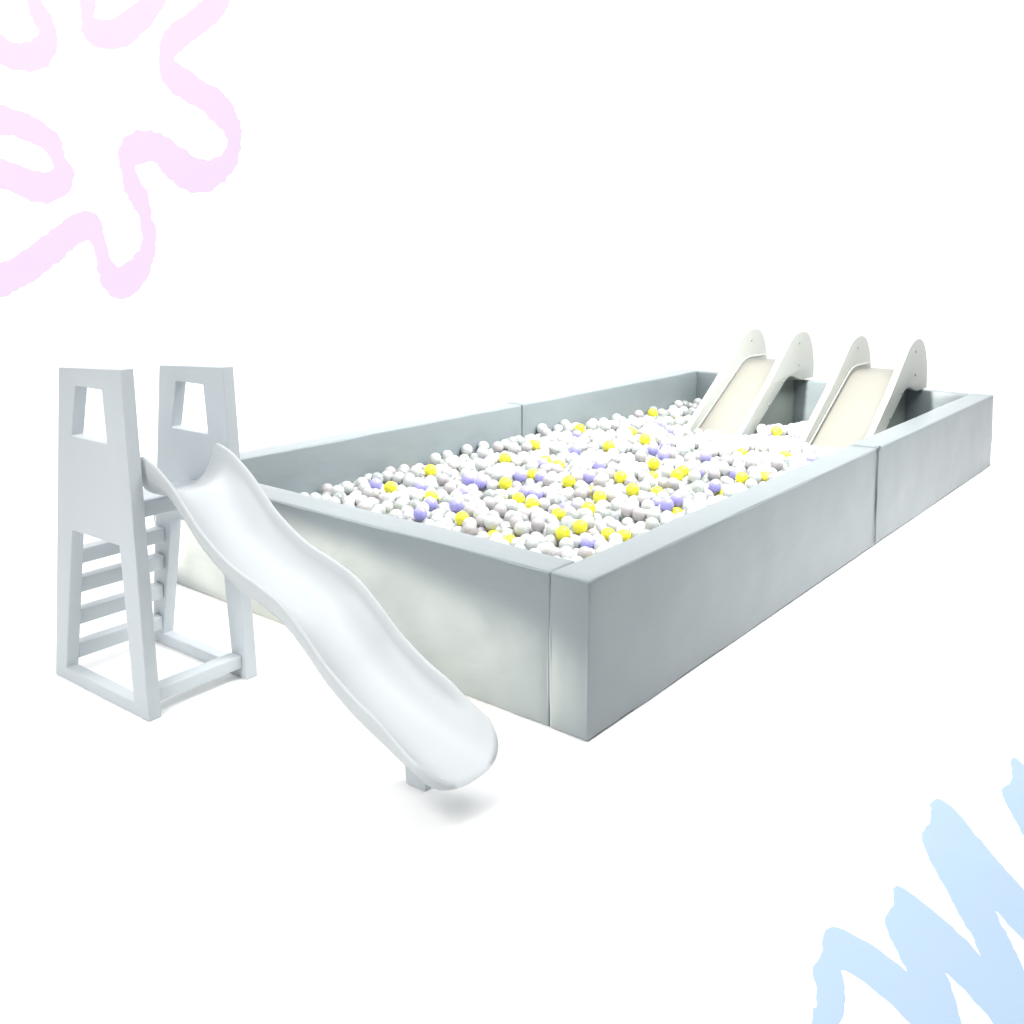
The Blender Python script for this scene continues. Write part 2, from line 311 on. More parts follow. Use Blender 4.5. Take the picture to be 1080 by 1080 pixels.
# zip flap standing up where the two right-hand blocks meet
for (x, y0, y1, ny) in ((SR, 0, PT, -1), (SL, PW - PT, PW, -1)):
    bm = bmesh.new()
    yy = (-.007 if y0 == 0 else y0 - .007)
    pts = [(yy, .02)] + [(yy - .001 * math.sin(k * 1.3), .02 + .565 * k / 12) for k in range(1, 13)] + [(yy + .004, PH + .005)] + [(y0 + (y1 - y0) * k / 6, PH + .006 + .001 * math.sin(k * 2)) for k in range(1, 6)]
    ring = []
    for p in pts:
        ring.append([bm.verts.new((x + .0045 * math.cos(t), p[0] + .0035 * math.sin(t), p[1] + .002 * math.sin(t))) for t in [k * math.pi / 3 for k in range(6)]])
    for a, b in zip(ring, ring[1:]):
        for k in range(6): bm.faces.new((a[k], a[(k + 1) % 6], b[(k + 1) % 6], b[k]))
    bmesh.ops.recalc_face_normals(bm, faces=bm.faces[:])
    link_mesh('seam_piping', bm, M['vinyl'], pit)
# crumpled cover corner poking up at the right-hand joint
bm = bmesh.new()
vs = [bm.verts.new(p) for p in ((SR - .012, -.006, PH - .03), (SR + .012, -.006, PH - .03), (SR + .016, -.016, PH + .012), (SR - .006, -.010, PH + .018), (SR + .004, .03, PH + .006))]
bm.faces.new((vs[0], vs[1], vs[2], vs[3])); bm.faces.new((vs[3], vs[2], vs[4]))
bmesh.ops.solidify(bm, geom=bm.faces[:], thickness=.003)
link_mesh('cover_tab', bm, M['vinyl'], pit)
link_mesh('floor_mat', box_bm(PT - .01, PL - PB + .01, PT - .01, PW - PT + .01, .004, .03, .004), M['vinyl'], pit)

# ------------------------------------------------------------------ in-pit slides
def arc_pts(cx, cz, r, a0, a1, n):
    return [(cx + r * math.cos(math.radians(a0 + (a1 - a0) * k / n)), cz + r * math.sin(math.radians(a0 + (a1 - a0) * k / n))) for k in range(n + 1)]

def toddler_slide(name, label, y0, y1, up):
    t = empty(name, (5.9, (y0 + y1) / 2, 0))
    tag(t, label, 'slide', 'slides at the far end of the ball pit')
    yc = (y0 + y1) / 2
    side = [(4.02, .04), (4.12, .02), (4.40, .04), (4.86, .335), (5.40, .648), (5.47, .668), (5.55, .664), (5.66, .632), (5.76, .612), (6.03, .608)]
    side += [(6.036, .68), (6.03, .76), (6.012, .84), (5.985, .91), (5.95, .965), (5.905, 1.010), (5.85, 1.040), (5.78, 1.055), (5.70, 1.056), (5.62, 1.043), (5.54, 1.014), (5.47, .972)]
    side += [(5.36, .885), (5.05, .648), (4.72, .43), (4.40, .22)]
    th = .052
    for k, (a, b) in enumerate(((y0, y0 + th), (y1 - th, y1))):
        bm = prism_bm([(x - 5.9, z + up) for x, z in side], a - yc, b - yc)
        bevel_sharp(bm, .006, 2)
        p = link_mesh('side_panel', bm, M['pslide'], t, sharp=35)
        for (bx, bz) in ((5.67, .955), (5.675, .757), (5.344, .669), (5.041, .499)):
            s = bmesh.new()
            yb = (a if k == 0 else a) - yc
            bmesh.ops.create_cone(s, cap_ends=True, segments=14, radius1=.013, radius2=.009, depth=.006, matrix=Matrix.Translation((bx - 5.9, yb - .003, bz + up - (.0 if bx > 5.4 else .03) )) @ Matrix.Rotation(math.pi / 2, 4, 'X'))
            link_mesh('bolt', s, M['bolt'], p)
    # bed: slab bent over the top
    top = [(4.05, -.06), (4.68, .27)] + [(5.40, .690), (5.47, .727), (5.54, .752), (5.62, .764), (5.72, .766), (5.96, .757), (6.02, .752), (6.035, .735)]
    bot = [(6.03, .66), (5.66, .70), (5.55, .70), (5.40, .645), (4.68, .225), (4.12, -.06)]
    bm = prism_bm([(x - 5.9, max(z, .03) + up) for x, z in top + bot], y0 + th + .001 - yc, y1 - th - .001 - yc)
    bevel_sharp(bm, .004, 2, 50)
    link_mesh('slide_bed', bm, M['bed'], t, sharp=30)
    # raised rail following the bed on the inside of each panel
    for yr in (y0 + th + .006, y1 - th - .006):
        bm = bmesh.new(); ring = []
        path = [(4.30, .10), (4.68, .305), (5.36, .705), (5.46, .762), (5.55, .792), (5.64, .803), (5.95, .797)]
        for x, z in path:
            ring.append([bm.verts.new((x - 5.9 + .010 * math.cos(q) * .5, yr - yc + .007 * math.cos(q), z + up + .010 * math.sin(q))) for q in [j * math.pi / 4 for j in range(8)]])
        for a, b in zip(ring, ring[1:]):
            for j in range(8): bm.faces.new((a[j], a[(j + 1) % 8], b[(j + 1) % 8], b[j]))
        bm.faces.new(ring[0]); bm.faces.new(ring[-1])
        bmesh.ops.recalc_face_normals(bm, faces=bm.faces[:])
        link_mesh('bed_rail', bm, M['pslide'], t)
    # grey support under the bed, set back from the near panel
    sup = [(4.55, .05), (5.915, .05), (5.915, .645), (5.66, .69), (5.55, .692), (5.40, .64)]
    bm = prism_bm([(x - 5.9, z + up * (z > .1)) for x, z in sup], y0 + .13 - yc, y1 - th - .01 - yc)
    bevel_sharp(bm, .006, 2)
    link_mesh('support_block', bm, M['support'], t)
    return t
M['support'] = mat('support_grey', (.24,.275,.255), .5, .4, ((6, (1, 1, 1), .08),), .03)
toddler_slide('toddler_slide', 'cream and white slide nearer the far left corner of the pit', 1.53, 2.04, .012)
toddler_slide('toddler_slide', 'cream and white slide nearer the right long wall of the pit', .53, 1.06, 0)

# ------------------------------------------------------------------ play slide with ladder tower
q = (-0.958769, 2.043736, -1.537697)
TD, TW, TT = .685, .516, .056
ps = empty('play_slide', (q[0], q[1], 0), q[2])
tag(ps, 'white wavy slide on a ladder tower with two windowed side panels', 'slide')
def panel(v0, H, zt, zb, op, dz):
    out = [(0, 0), (TD, 0), (.567, H + .010), (.116, H - .013)]
    win = [(.238, zt), (.195, zb), (.455, zb), (.430, zt)]
    low = [(.175, op), (.090, .05), (.588, .05), (.520, op)]
    bm = prism_bm(out, v0, v0 + TT, 'y', (win, low))
    bevel_sharp(bm, .006, 3)
    return link_mesh('side_panel', bm, M['tower'], ps, sharp=25)
p1 = panel(0, 1.325, 1.245, 1.040, .650, 0)
p2 = panel(TW - TT, 1.292, 1.217, 1.010, .605, 0)
for z, off in ((.137, .012), (.284, .026), (.423, .038), (.548, .049)):
    u0 = off + .018
    link_mesh('rung', box_bm(u0, u0 + .062, TT + .001, TW - TT - .001, z - .062, z, .006), M['tower'], ps, sharp=30)
link_mesh('platform', box_bm(.315, .515, TT + .001, TW - TT - .001, .735, .800, .006), M['tower'], ps, sharp=30)
link_mesh('crossbar', box_bm(.588, .655, TT + .001, TW - TT - .001, .046, .098, .005), M['tower'], ps, sharp=30)

# chute: U section swept along a wavy profile
LIP = [(.56, .985), (.61, .972), (.66, .953), (.76, .893), (.84, .828), (.92, .762), (1.03, .698), (1.12, .660), (1.24, .628), (1.37, .583), (1.48, .510), (1.58, .432), (1.715, .357), (1.86, .302), (1.94, .276), (2.0, .254)]
def cr(P, t):
    n = len(P) - 1
    i = min(int(t * n), n - 1); f = t * n - i
    p = [Vector(P[max(0, min(n, i + k))]) for k in (-1, 0, 1, 2)]
    return .5 * ((2 * p[1]) + (-p[0] + p[2]) * f + (2 * p[0] - 5 * p[1] + 4 * p[2] - p[3]) * f * f + (-p[0] + 3 * p[1] - 3 * p[2] + p[3]) * f ** 3)
NS = 90
VC = TW / 2
bm = bmesh.new()
rings = []
for k in range(NS + 1):
    t = k / NS
    c = cr(LIP, t); u, z = c.x, c.y
    top = max(0, 1 - t / .18); end = max(0, (t - .80) / .20)
    depth = .102 + .060 * top * top * (3 - 2 * top)
    e2 = min(1, max(0, (u - 1.78) / .22)); e2 = e2 * e2 * (3 - 2 * e2)
    w = .165 + .004 * end
    sec = []
    # inner surface from near lip to far lip
    NI = 20
    for j in range(NI + 1):
        s = -1 + 2 * j / NI
        a = abs(s)
        x = w * math.copysign(1 - (1 - a) ** 1.25, s) if a > 0 else 0
        prof_ = 1 - a ** (2.6 + 2.4 * top)
        zz = z - depth * prof_
        # ends: middle of the U reaches further out than the lips
        ue = u - .05 * top ** 3 * prof_ + .055 * end ** 2 * prof_ - .030 * e2 * a ** 8
        zz -= .020 * e2 * a ** 5
        sec.append((ue, x, zz))
    # rolled lip and outer surface back (far to near)
    out = []
    for (dx, dz_) in ((.006, .006), (.013, .005), (.018, -.001)):
        out.append((w + dx, z + dz_, 0))
    for j in range(1, 15):
        th_ = math.pi / 2 * j / 15
        sb = math.sin(th_) ** (2 / 2.5)
        out.append(((w + .019) * math.cos(th_) ** (2 / 2.5), z - .008 - (depth + .006) * sb, min(1, (sb * 1.05))))
    o_far = [(u - .05 * top ** 3 * b + .055 * end ** 2 * b - .030 * e2 * (1 - b), x, zz - .020 * e2 * (1 - b)) for x, zz, b in out]
    o_near = [(uu, -x, zz) for uu, x, zz in reversed(o_far)]
    mid = [(u - .05 * top ** 3 + .055 * end ** 2, 0, z - depth - .0145)]
    sec += o_far + mid + o_near
    rings.append([bm.verts.new((a, VC + b, cc)) for a, b, cc in sec])
n = len(rings[0])
for a, b in zip(rings, rings[1:]):
    for j in range(n): bm.faces.new((a[j], a[(j + 1) % n], b[(j + 1) % n], b[j]))
# round the two ends off with an extra ring pulled in
def cap(ring, du):
    cen = sum((v.co for v in ring), Vector()) / n
    NI1 = 21
    inner = ring[:NI1]; outer = ring[NI1:]
    bulge = []
    # bridge inner to outer through a mid strip pushed out
    m_ = len(outer)
    prev = None
    for j in range(NI1):
        tt = j / (NI1 - 1)
        oi = (m_ - 1) * (1 - tt)
        i0 = int(math.floor(oi)); f = oi - i0; i1 = min(i0 + 1, m_ - 1)
        oc = outer[i0].co.lerp(outer[i1].co, f)
        bulge.append(bm.verts.new((inner[j].co + oc) / 2 + Vector((du, 0, -du * .3))))
    for j in range(NI1 - 1):
        bm.faces.new((inner[j], inner[j + 1], bulge[j + 1], bulge[j]))
    # outer side of strip, fan between differing counts
    jo = m_ - 1; jb = 0
    while jo > 0 or jb < NI1 - 1:
        adv_o = jo > 0 and ((m_ - 1 - jo) / (m_ - 1) <= jb / (NI1 - 1) or jb == NI1 - 1)
        if adv_o:
            bm.faces.new((outer[jo], outer[jo - 1], bulge[jb])); jo -= 1
        else:
            bm.faces.new((bulge[jb], bulge[jb + 1], outer[jo])); jb += 1
    bm.faces.new((inner[0], bulge[0], outer[-1])); bm.faces.new((inner[-1], outer[0], bulge[-1]))
cap(rings[0], -.008); cap(rings[-1], .010)
bmesh.ops.recalc_face_normals(bm, faces=bm.faces[:])
chute = link_mesh('chute', bm, M['chute'], ps, sharp=80)
bm = prism_bm([(1.725, .19), (1.74, .0), (1.825, .0), (1.845, .165)], VC + .027, VC + .085)
bevel_sharp(bm, .006, 2)
foot = link_mesh('support_foot', bm, M['tower'], chute, sharp=30)

# ------------------------------------------------------------------ balls
# settled ball centres in millimetres and a colour number: x, y, z, colour (the 300 that show largest first)
BALLS = (
5544,2117,162,0, 5704,2118,163,3, 861,769,332,3, 869,693,332,0, 860,1221,325,0, 947,2130,334,0, 976,948,332,0, 909,1787,324,0, 1140,685,323,0, 1045,831,325,0,
1050,932,318,0, 1026,1585,328,0, 956,1622,324,0, 1071,1901,337,5, 1132,843,317,0, 1264,1828,337,5, 1241,1934,348,1, 1296,842,313,3, 1279,1081,330,3, 1307,1290,342,3,
1271,1437,348,3, 1349,1589,347,3, 1528,894,317,0, 1564,1538,338,1, 1611,1627,343,0, 1801,1108,320,0, 1923,1319,348,3, 2121,900,342,0, 2215,990,339,1, 2327,720,341,3,
2326,2148,339,0, 2713,768,334,3, 3815,1403,346,0, 4917,1263,290,5, 5206,1136,270,0, 5326,2117,218,0, 5647,2117,239,0, 750,1985,371,3, 873,1001,332,0, 814,1266,370,3,
873,845,334,0, 899,1073,326,1, 889,1150,326,0, 895,1336,369,0, 865,1661,376,2, 881,1863,324,0, 907,2278,327,0, 955,660,334,3, 901,929,338,4, 972,1025,324,4,
998,1078,373,0, 965,1134,331,0, 962,1246,381,0, 980,1321,371,3, 932,1421,378,1, 943,1544,319,0, 979,1872,322,0, 881,1997,329,4, 970,2023,326,0, 970,2228,324,0,
901,2359,334,5, 967,2440,353,0, 1135,762,323,2, 1094,1043,378,3, 1046,1147,380,3, 1058,1402,375,0, 1065,1480,378,3, 1070,1586,393,2, 1031,1666,330,0, 1047,1819,338,0,
1027,1969,336,0, 1030,2076,330,5, 1040,2253,355,3, 1103,2512,341,0, 1026,2603,326,3, 1214,756,319,0, 1086,882,365,1, 1108,957,363,0, 1136,1215,373,3, 1157,1527,375,0,
1126,1828,347,2, 1208,2006,334,0, 1148,2074,332,4, 1210,2468,321,4, 1299,705,315,0, 1243,885,362,1, 1228,1146,366,0, 1237,1332,335,0, 1187,2216,370,1, 1289,2452,335,2,
1265,2551,330,0, 1377,705,316,1, 1336,773,321,1, 1320,890,369,0, 1243,963,369,5, 1347,1419,360,0, 1351,1834,344,0, 1373,2526,346,5, 1466,682,314,0, 1398,955,380,0,
1413,1051,349,5, 1409,1141,347,1, 1422,1760,347,0, 1406,2177,337,2, 1420,2286,351,4, 1477,2434,344,0, 1457,2522,343,4, 1517,621,363,4, 1485,827,320,0, 1450,904,317,0,
1482,993,390,1, 1460,1202,345,3, 1600,1261,360,5, 1551,1345,341,0, 1476,1371,352,1, 1448,1595,330,0, 1518,1628,352,0, 1507,1707,340,5, 1431,1841,349,2, 1464,1988,348,3,
1504,2080,381,3, 1588,570,362,0, 1670,608,361,0, 1609,821,309,0, 1602,919,329,5, 1628,1338,360,0, 1664,1485,353,2, 1626,1686,396,1, 1613,1771,369,0, 1599,1851,380,2,
1592,1949,386,2, 1641,2443,357,0, 1664,697,367,0, 1649,775,361,3, 1656,854,367,3, 1600,998,335,5, 1627,1165,345,3, 1662,1565,354,2, 1712,2071,380,0, 1716,2239,365,0,
1728,2396,355,1, 1748,955,351,0, 1802,1013,344,0, 1843,1293,353,3, 1778,1358,349,0, 1749,1462,350,0, 1816,1754,328,3, 1771,1796,383,5, 1783,1877,388,0, 1900,748,370,2,
1893,866,342,0, 1870,953,343,0, 1893,1038,348,0, 1849,1162,355,1, 1830,1468,356,0, 1872,1764,387,2, 1866,1846,386,0, 1903,2347,357,3, 1893,590,368,5, 1981,733,384,2,
1991,864,340,2, 1944,926,359,3, 1928,1120,346,3, 1895,1561,381,3, 1949,1658,381,2, 1970,1738,379,1, 1977,2177,382,0, 1907,2255,361,4, 2006,1036,390,1, 1982,1260,344,3,
1975,1380,359,0, 1969,1464,379,1, 1984,2589,364,0, 2163,684,339,0, 2072,1309,382,3, 2074,1480,379,3, 2222,829,349,0, 2254,1271,383,1, 2171,1351,379,0, 2146,1431,383,2,
2142,1533,389,0, 2225,1735,366,3, 2219,1827,355,3, 2180,1914,363,5, 2173,2270,350,0, 2156,2635,350,0, 2288,762,398,5, 2300,935,385,3, 2238,1095,349,4, 2245,1192,364,3,
2336,1268,379,0, 2277,1368,384,3, 2280,1630,398,0, 2276,2210,368,1, 2282,2417,383,0, 2366,2635,360,0, 2400,613,357,0, 2388,702,391,2, 2339,1016,366,3, 2325,1110,362,0,
2413,1196,368,0, 2439,1276,383,0, 2433,1644,363,0, 2387,1976,345,2, 2436,1368,377,0, 2473,1572,379,2, 2539,2489,372,3, 2550,2635,355,0, 2581,939,382,0, 2532,1033,382,1,
2585,1133,376,0, 2552,1601,389,0, 2585,2378,373,0, 2626,2487,376,0, 2690,611,356,0, 2749,889,370,3, 2688,975,384,2, 2677,1070,378,1, 2712,1303,388,1, 2786,1978,379,2,
2654,2314,375,3, 2764,620,390,0, 2744,698,377,1, 2829,778,374,2, 2821,858,395,0, 2744,1630,365,3, 2742,2311,379,1, 2809,2508,376,5, 2840,593,376,1, 2871,1498,385,3,
2810,1680,387,0, 2929,707,380,0, 2956,1322,338,0, 2898,2227,337,0, 3065,1431,374,2, 3050,1775,372,0, 3026,1857,385,1, 3010,1977,362,0, 3011,2073,354,0, 3052,2196,369,0,
3129,815,394,0, 3163,1159,387,2, 3086,1239,365,3, 3150,1427,366,3, 3141,1559,384,2, 3138,1682,372,0, 3137,1774,370,0, 3187,662,394,3, 3199,1024,367,3, 3266,1380,374,5,
3263,2223,345,0, 3222,2554,367,3, 3418,634,346,0, 3358,1110,382,3, 3344,1194,379,3, 3326,1867,390,0, 3346,2080,365,5, 3271,2633,388,0, 3430,1429,379,0, 3398,1604,374,2,
3509,1700,385,3, 3404,1778,390,1, 3460,2432,334,2, 3512,1344,378,0, 3586,1434,379,0, 3497,1602,375,0, 3539,2456,369,1, 3517,2543,364,0, 3490,2633,349,0, 3611,1095,384,0,
3675,1431,393,5, 3678,2444,376,4, 3720,987,388,3, 3696,1083,380,3, 3764,2357,370,0, 3872,2348,364,3, 4051,1852,323,3, 3982,2207,374,0, 4158,1567,334,3, 4183,1865,327,0,
4245,2048,307,2, 4203,2529,357,0, 4667,1389,306,2, 4678,2189,303,0, 4612,2557,334,3, 4873,1185,293,2, 4778,1343,308,1, 4890,2345,317,0, 4898,2469,311,5, 4856,2556,319,1,
5075,2125,287,0, 5154,2400,317,4, 5164,2117,257,4, 5411,1136,250,0, 5347,2294,309,0, 5444,2167,298,3, 5590,1136,230,0, 5512,2121,252,3, 5754,1402,275,3, 5792,1137,132,0,
1558,2490,352,5, 5471,2630,315,0, 1553,1199,342,2, 1833,1976,373,3, 1947,716,314,1, 3134,2445,350,0, 1526,1862,346,0, 2211,909,341,5, 1332,1139,330,0, 1382,836,314,3,
2985,2404,353,0, 2384,1837,354,1, 3815,2036,345,3, 2976,1158,354,0, 2087,640,334,0, 1535,2574,349,3, 2636,1635,393,0, 1320,1213,355,0, 2927,615,385,3, 773,1432,352,0,
2246,725,340,0, 1090,2131,332,0, 1451,758,309,0, 4732,1450,319,0, 2521,1281,381,3, 1388,1987,319,0, 3331,2168,354,0, 3066,1598,368,5, 3583,2633,378,4, 1497,1130,341,0,
3525,1169,372,0, 3344,1439,382,0, 4568,2234,306,5, 3704,631,338,2, 2714,1782,341,0, 1523,976,324,0, 2625,1260,321,1, 5423,2117,220,0, 1228,2084,330,3, 2721,2498,381,5,
1343,1754,336,3, 3560,725,339,5, 5747,2563,311,4, 3583,808,339,0, 1217,833,311,0, 3144,1859,383,0, 2851,1137,360,0, 3773,851,328,1, 5218,2117,180,2, 2495,2128,339,0,
1145,2304,320,0, 3134,1970,364,0, 958,770,314,0, 1540,2195,307,0, 1076,619,336,0, 2126,1205,339,4, 2049,937,345,5, 2176,764,337,5, 3498,659,355,0, 3801,1949,338,0,
1168,1764,322,0, 3982,1951,323,3, 3534,1069,354,1, 1528,750,306,3, 2473,1443,370,4, 4383,2238,319,2, 3217,948,337,0, 3801,770,331,0, 5032,2117,204,0, 4868,1341,298,0,
5048,2201,240,0, 5557,2279,290,0, 2487,2022,343,1, 878,1614,313,0, 5352,1136,172,0, 2744,1866,341,0, 1569,1443,341,0, 1081,1241,323,0, 2995,1078,335,0, 3291,996,349,5,
2545,1948,338,0, 1705,1392,356,0, 869,1389,318,0, 2355,2066,347,3, 4092,789,328,5, 5644,2547,273,3, 2327,1463,363,3, 2572,994,321,0, 3031,845,347,3, 3625,2129,336,0,
2148,2068,342,0, 3234,1237,361,0, 5602,2630,298,5, 986,2307,322,0, 4323,1195,292,0, 4802,2116,235,5, 1389,2618,321,0, 4962,1184,282,3, 1740,1543,351,0, 3446,1060,345,0,
5052,1184,273,0, 2136,1633,341,0, 2088,2555,321,0, 5800,2118,163,0, 1657,2570,344,3, 4044,862,332,3, 1694,1065,328,0, 3417,889,342,4, 1907,1715,332,4, 1161,611,333,0,
931,1289,318,3, 867,2430,319,0, 3139,2342,351,0, 5225,1136,181,5, 1302,2242,320,0, 1681,912,319,0, 3802,2140,343,1, 5048,2313,253,0, 5693,1136,210,0, 2089,723,336,0,
2876,2144,322,5, 820,2306,332,4, 3577,1520,382,3, 4139,2101,316,4, 5536,1136,156,4, 5728,1217,240,4, 2136,1286,330,0, 4391,1855,284,5, 1923,1430,320,0, 4078,962,329,5,
3170,1095,332,0, 2017,683,333,0, 2034,1166,336,0, 3715,2124,344,0, 3278,776,337,0, 4477,2244,307,0, 1134,1692,330,0, 4984,2368,326,0, 1049,1023,318,0, 1482,2348,350,3,
5135,1135,189,0, 2637,1909,339,0, 2262,2287,335,3, 1137,2225,306,3, 2706,933,315,5, 3898,924,323,0, 1609,740,303,0, 5444,1136,164,0, 2148,1718,335,4, 3594,892,336,0,
5751,2136,244,4, 1018,1190,321,4, 915,1458,311,0, 2056,1616,332,5, 3542,2174,339,0, 4320,1377,288,3, 2629,1999,339,5, 3229,1876,384,0, 2253,646,328,0, 892,2560,303,0,
1252,1739,348,0, 3888,1266,340,0, 1685,2355,296,0, 4069,2230,371,5, 2799,2264,325,3, 1389,2075,317,4, 5293,1137,242,5, 936,1211,316,1, 2984,2239,336,0, 1331,1675,337,0,
3396,2228,360,0, 3986,948,326,0, 1859,797,322,0, 875,2094,335,0, 1268,1588,347,4, 2075,2120,333,0, 2590,1833,351,0, 3755,935,329,0, 2871,2329,336,0, 3511,910,339,0,
2158,603,335,0, 2540,2251,331,0, 2962,2323,329,0, 4127,1443,294,0, 4148,1104,288,0, 1096,1317,332,3, 2368,927,340,3, 2601,683,337,0, 3954,845,325,5, 1232,1253,331,5,
3298,2434,346,3, 4689,1135,248,4, 1307,1897,319,0, 2148,2425,318,5, 2302,1994,347,0, 2482,613,346,0, 2660,2171,337,4, 2061,1256,320,0, 4001,773,321,4, 3560,2273,337,0,
3849,2456,350,0, 821,614,331,0, 1195,1428,326,0, 800,1039,333,0, 947,871,317,0, 4399,2053,290,0, 2806,519,383,3, 4335,1286,291,0, 1186,1628,349,5, 2438,680,331,1,
1673,1884,372,0, 5044,1135,197,0, 2248,2552,304,0, 5069,2477,306,0, 3153,878,344,0, 4393,1757,285,0, 2231,1328,328,0, 3411,789,348,0, 2908,1930,336,4, 3365,956,345,0,
1858,639,316,0, 3252,1511,362,0, 2785,831,324,0, 1004,592,337,0, 1308,2087,319,0, 4200,1275,296,3, 2734,2032,332,0, 1168,2152,324,0, 1737,1234,325,0, 5713,2480,277,0,
1909,2104,324,0, 2105,1126,343,0, 3263,2098,341,0, 821,1113,326,3, 1126,1014,314,0, 3752,700,330,0, 1825,545,365,0, 2445,2310,334,0, 2764,1554,335,3, 4243,1418,292,0,
4043,2557,342,0, 4955,1135,207,0, 2686,1520,336,0, 3037,1300,332,3, 2375,846,335,0, 3182,782,339,3, 2227,2635,303,0, 5141,1199,269,3, 2409,2134,343,0, 2574,2173,339,0,
2574,1748,345,0, 2510,1804,349,5, 852,2220,316,3, 3211,604,339,5, 4154,668,318,0, 2974,2149,334,4, 3738,1202,338,0, 4894,2117,224,0, 3726,1398,331,0, 828,1791,322,5,
4236,1091,291,0, 1523,1486,292,0, 3356,2553,328,0, 4098,2370,303,0, 3558,1929,344,0, 1851,2297,314,0, 2871,1288,321,0, 4821,1423,304,5, 2343,1624,344,0, 3449,967,347,0,
5465,2497,237,5, 2183,2143,330,0, 1898,1623,328,0, 2033,2296,322,0, 1100,2010,324,3, 2984,943,368,0, 4958,1343,290,0, 3075,1103,332,0, 3152,2203,346,3, 3206,1390,313,3,
4376,1124,288,3, 1933,2191,312,0, 3634,677,328,0, 3491,1516,371,0, 2755,1470,335,0, 1611,2318,294,0, 1492,1792,323,3, 2858,1860,336,0, 1693,2438,292,3, 4952,2606,324,5,
4216,779,299,0, 3013,1725,313,0, 1932,1921,374,0, 1222,1523,330,0, 1874,2636,305,0, 3574,975,336,0, 5369,2630,281,0, 974,2549,296,5, 1006,1267,321,0, 3741,1688,339,0,
3569,1834,348,0, 1247,2163,318,0, 1929,2501,308,0, 3898,2569,352,0, 3533,2384,317,0, 4295,2261,316,5, 1683,2110,313,0, 3146,1204,317,0, 1613,2400,291,0, 2563,611,337,0,
3046,2346,330,5, 3820,2247,320,0, 1742,870,347,0, 1536,1948,327,0, 3104,1726,306,0, 2105,2226,325,5, 4056,615,325,0, 2569,2087,336,0, 980,1750,326,0, 2333,642,321,0,
4052,2153,317,4, 2291,1690,342,0, 2300,1845,348,5, 3801,628,331,5, 4174,1722,302,5, 4954,2311,259,4, 1136,2461,286,0, 2007,2533,305,5, 1329,2165,313,0, 2519,685,336,0,
1949,1822,377,0, 2777,1308,335,0, 2065,1016,339,0, 2966,1238,332,0, 3050,2601,331,0, 1074,1737,303,4, 2501,2517,300,0, 4735,2420,279,5, 1852,718,314,0, 2728,2146,291,5,
2338,2532,298,5, 5446,2404,248,0, 4866,1135,219,0, 1123,1091,324,4, 1126,1390,336,5, 2931,1637,317,0, 1886,1282,286,3, 4046,699,310,0, 1544,674,312,0, 4676,2116,246,4,
5403,2230,240,0, 3355,704,342,0, 807,1951,327,0, 2678,1436,335,0, 1468,2060,311,5, 1793,1606,341,0, 4389,950,283,0, 2309,2612,300,0, 5137,2340,247,0, 2708,1267,313,0,
1413,1303,328,0, 1852,2468,312,0, 3848,699,327,0, 5705,1453,215,0, 5627,1149,146,5, 2601,1563,332,0, 2931,518,377,0, 3453,1738,329,0, 802,938,327,0, 2998,1904,318,0,
2933,1487,328,0, 1206,929,309,0, 5612,1453,225,0, 2867,973,335,5, 2946,1008,332,0, 4236,2187,311,0, 2766,1130,363,4, 1835,1674,327,5, 2683,685,323,0, 5232,1399,264,3,
5139,2222,252,3, 1938,1518,326,0, 1089,802,267,0, 1965,998,331,0, 4262,2491,298,0, 4371,1036,287,0, 4445,2507,303,0, 1763,2177,307,3, 2141,1801,340,5, 3667,955,328,0,
3330,879,342,0, 4437,1290,281,0, 1172,1174,317,0, 2969,2567,328,5, 2214,1659,334,0, 1199,2540,283,3, 2405,2596,294,0, 1613,2068,316,0, 4132,2193,318,0, 2720,1948,334,0,
3379,2467,335,0, 4411,1205,286,0, 3220,2625,315,0, 4204,1498,289,0, 3106,1554,306,0, 5798,1360,205,3, 3039,2514,333,0, 3631,2558,356,0, 1403,630,310,5, 3954,2383,353,5,
5694,1361,216,0, 1542,2030,329,5, 4464,1134,281,3, 3213,2408,344,0, 4778,1135,233,0, 5470,2177,163,3, 1222,2320,299,0, 4353,2507,295,0, 1767,2342,303,0, 3121,669,343,0,
5555,2527,243,0, 2545,2426,313,3, 5334,1242,253,4, 1403,1485,338,0, 2948,2482,338,0, 5281,1319,255,0, 2459,2428,312,0, 2290,792,323,0, 3053,922,326,0, 3089,2270,342,0,
2106,1362,329,0, 3893,626,325,0, 3979,1392,291,5, 2382,2391,316,4, 4408,1374,280,0, 1964,1306,279,0, 2848,1551,323,0, 3640,2230,330,0, 2932,1403,329,3, 1697,1646,329,0,
4710,2307,291,0, 1682,2192,306,0, 2233,2421,313,0, 2627,2249,325,5, 1050,2204,292,5, 3639,1039,325,0, 5189,1318,265,0, 2797,1799,338,0, 4373,2328,313,0, 790,836,330,0,
1234,665,311,0, 1177,1888,332,0, 3300,593,335,0, 1046,1100,317,3, 1776,2259,311,0, 4292,1522,282,3, 1862,2552,306,3, 3448,1565,313,0, 3874,814,319,0, 3309,1143,321,0,
3016,1639,312,0, 1038,685,301,0, 2489,996,322,0, 3366,1741,321,0, 2393,767,343,0, 3461,1385,311,4, 3616,2416,318,0, 826,1694,315,3, 3760,1462,379,0, 2699,848,319,5,
2603,2600,295,0, 3033,1003,336,3, 5301,2334,237,0, 4028,1465,293,0, 4551,1134,270,0, 3132,2634,324,0, 5218,2271,248,0, 5538,1261,226,0, 2029,1335,317,1, 3988,2056,313,0,
4432,2616,293,0, 2788,943,322,3, 4625,2631,279,0, 1469,2141,299,0, 5879,1313,197,0, 2459,913,314,0, 2216,1982,331,5, 3839,1094,327,0, 2533,834,323,4, 4289,1004,285,0,
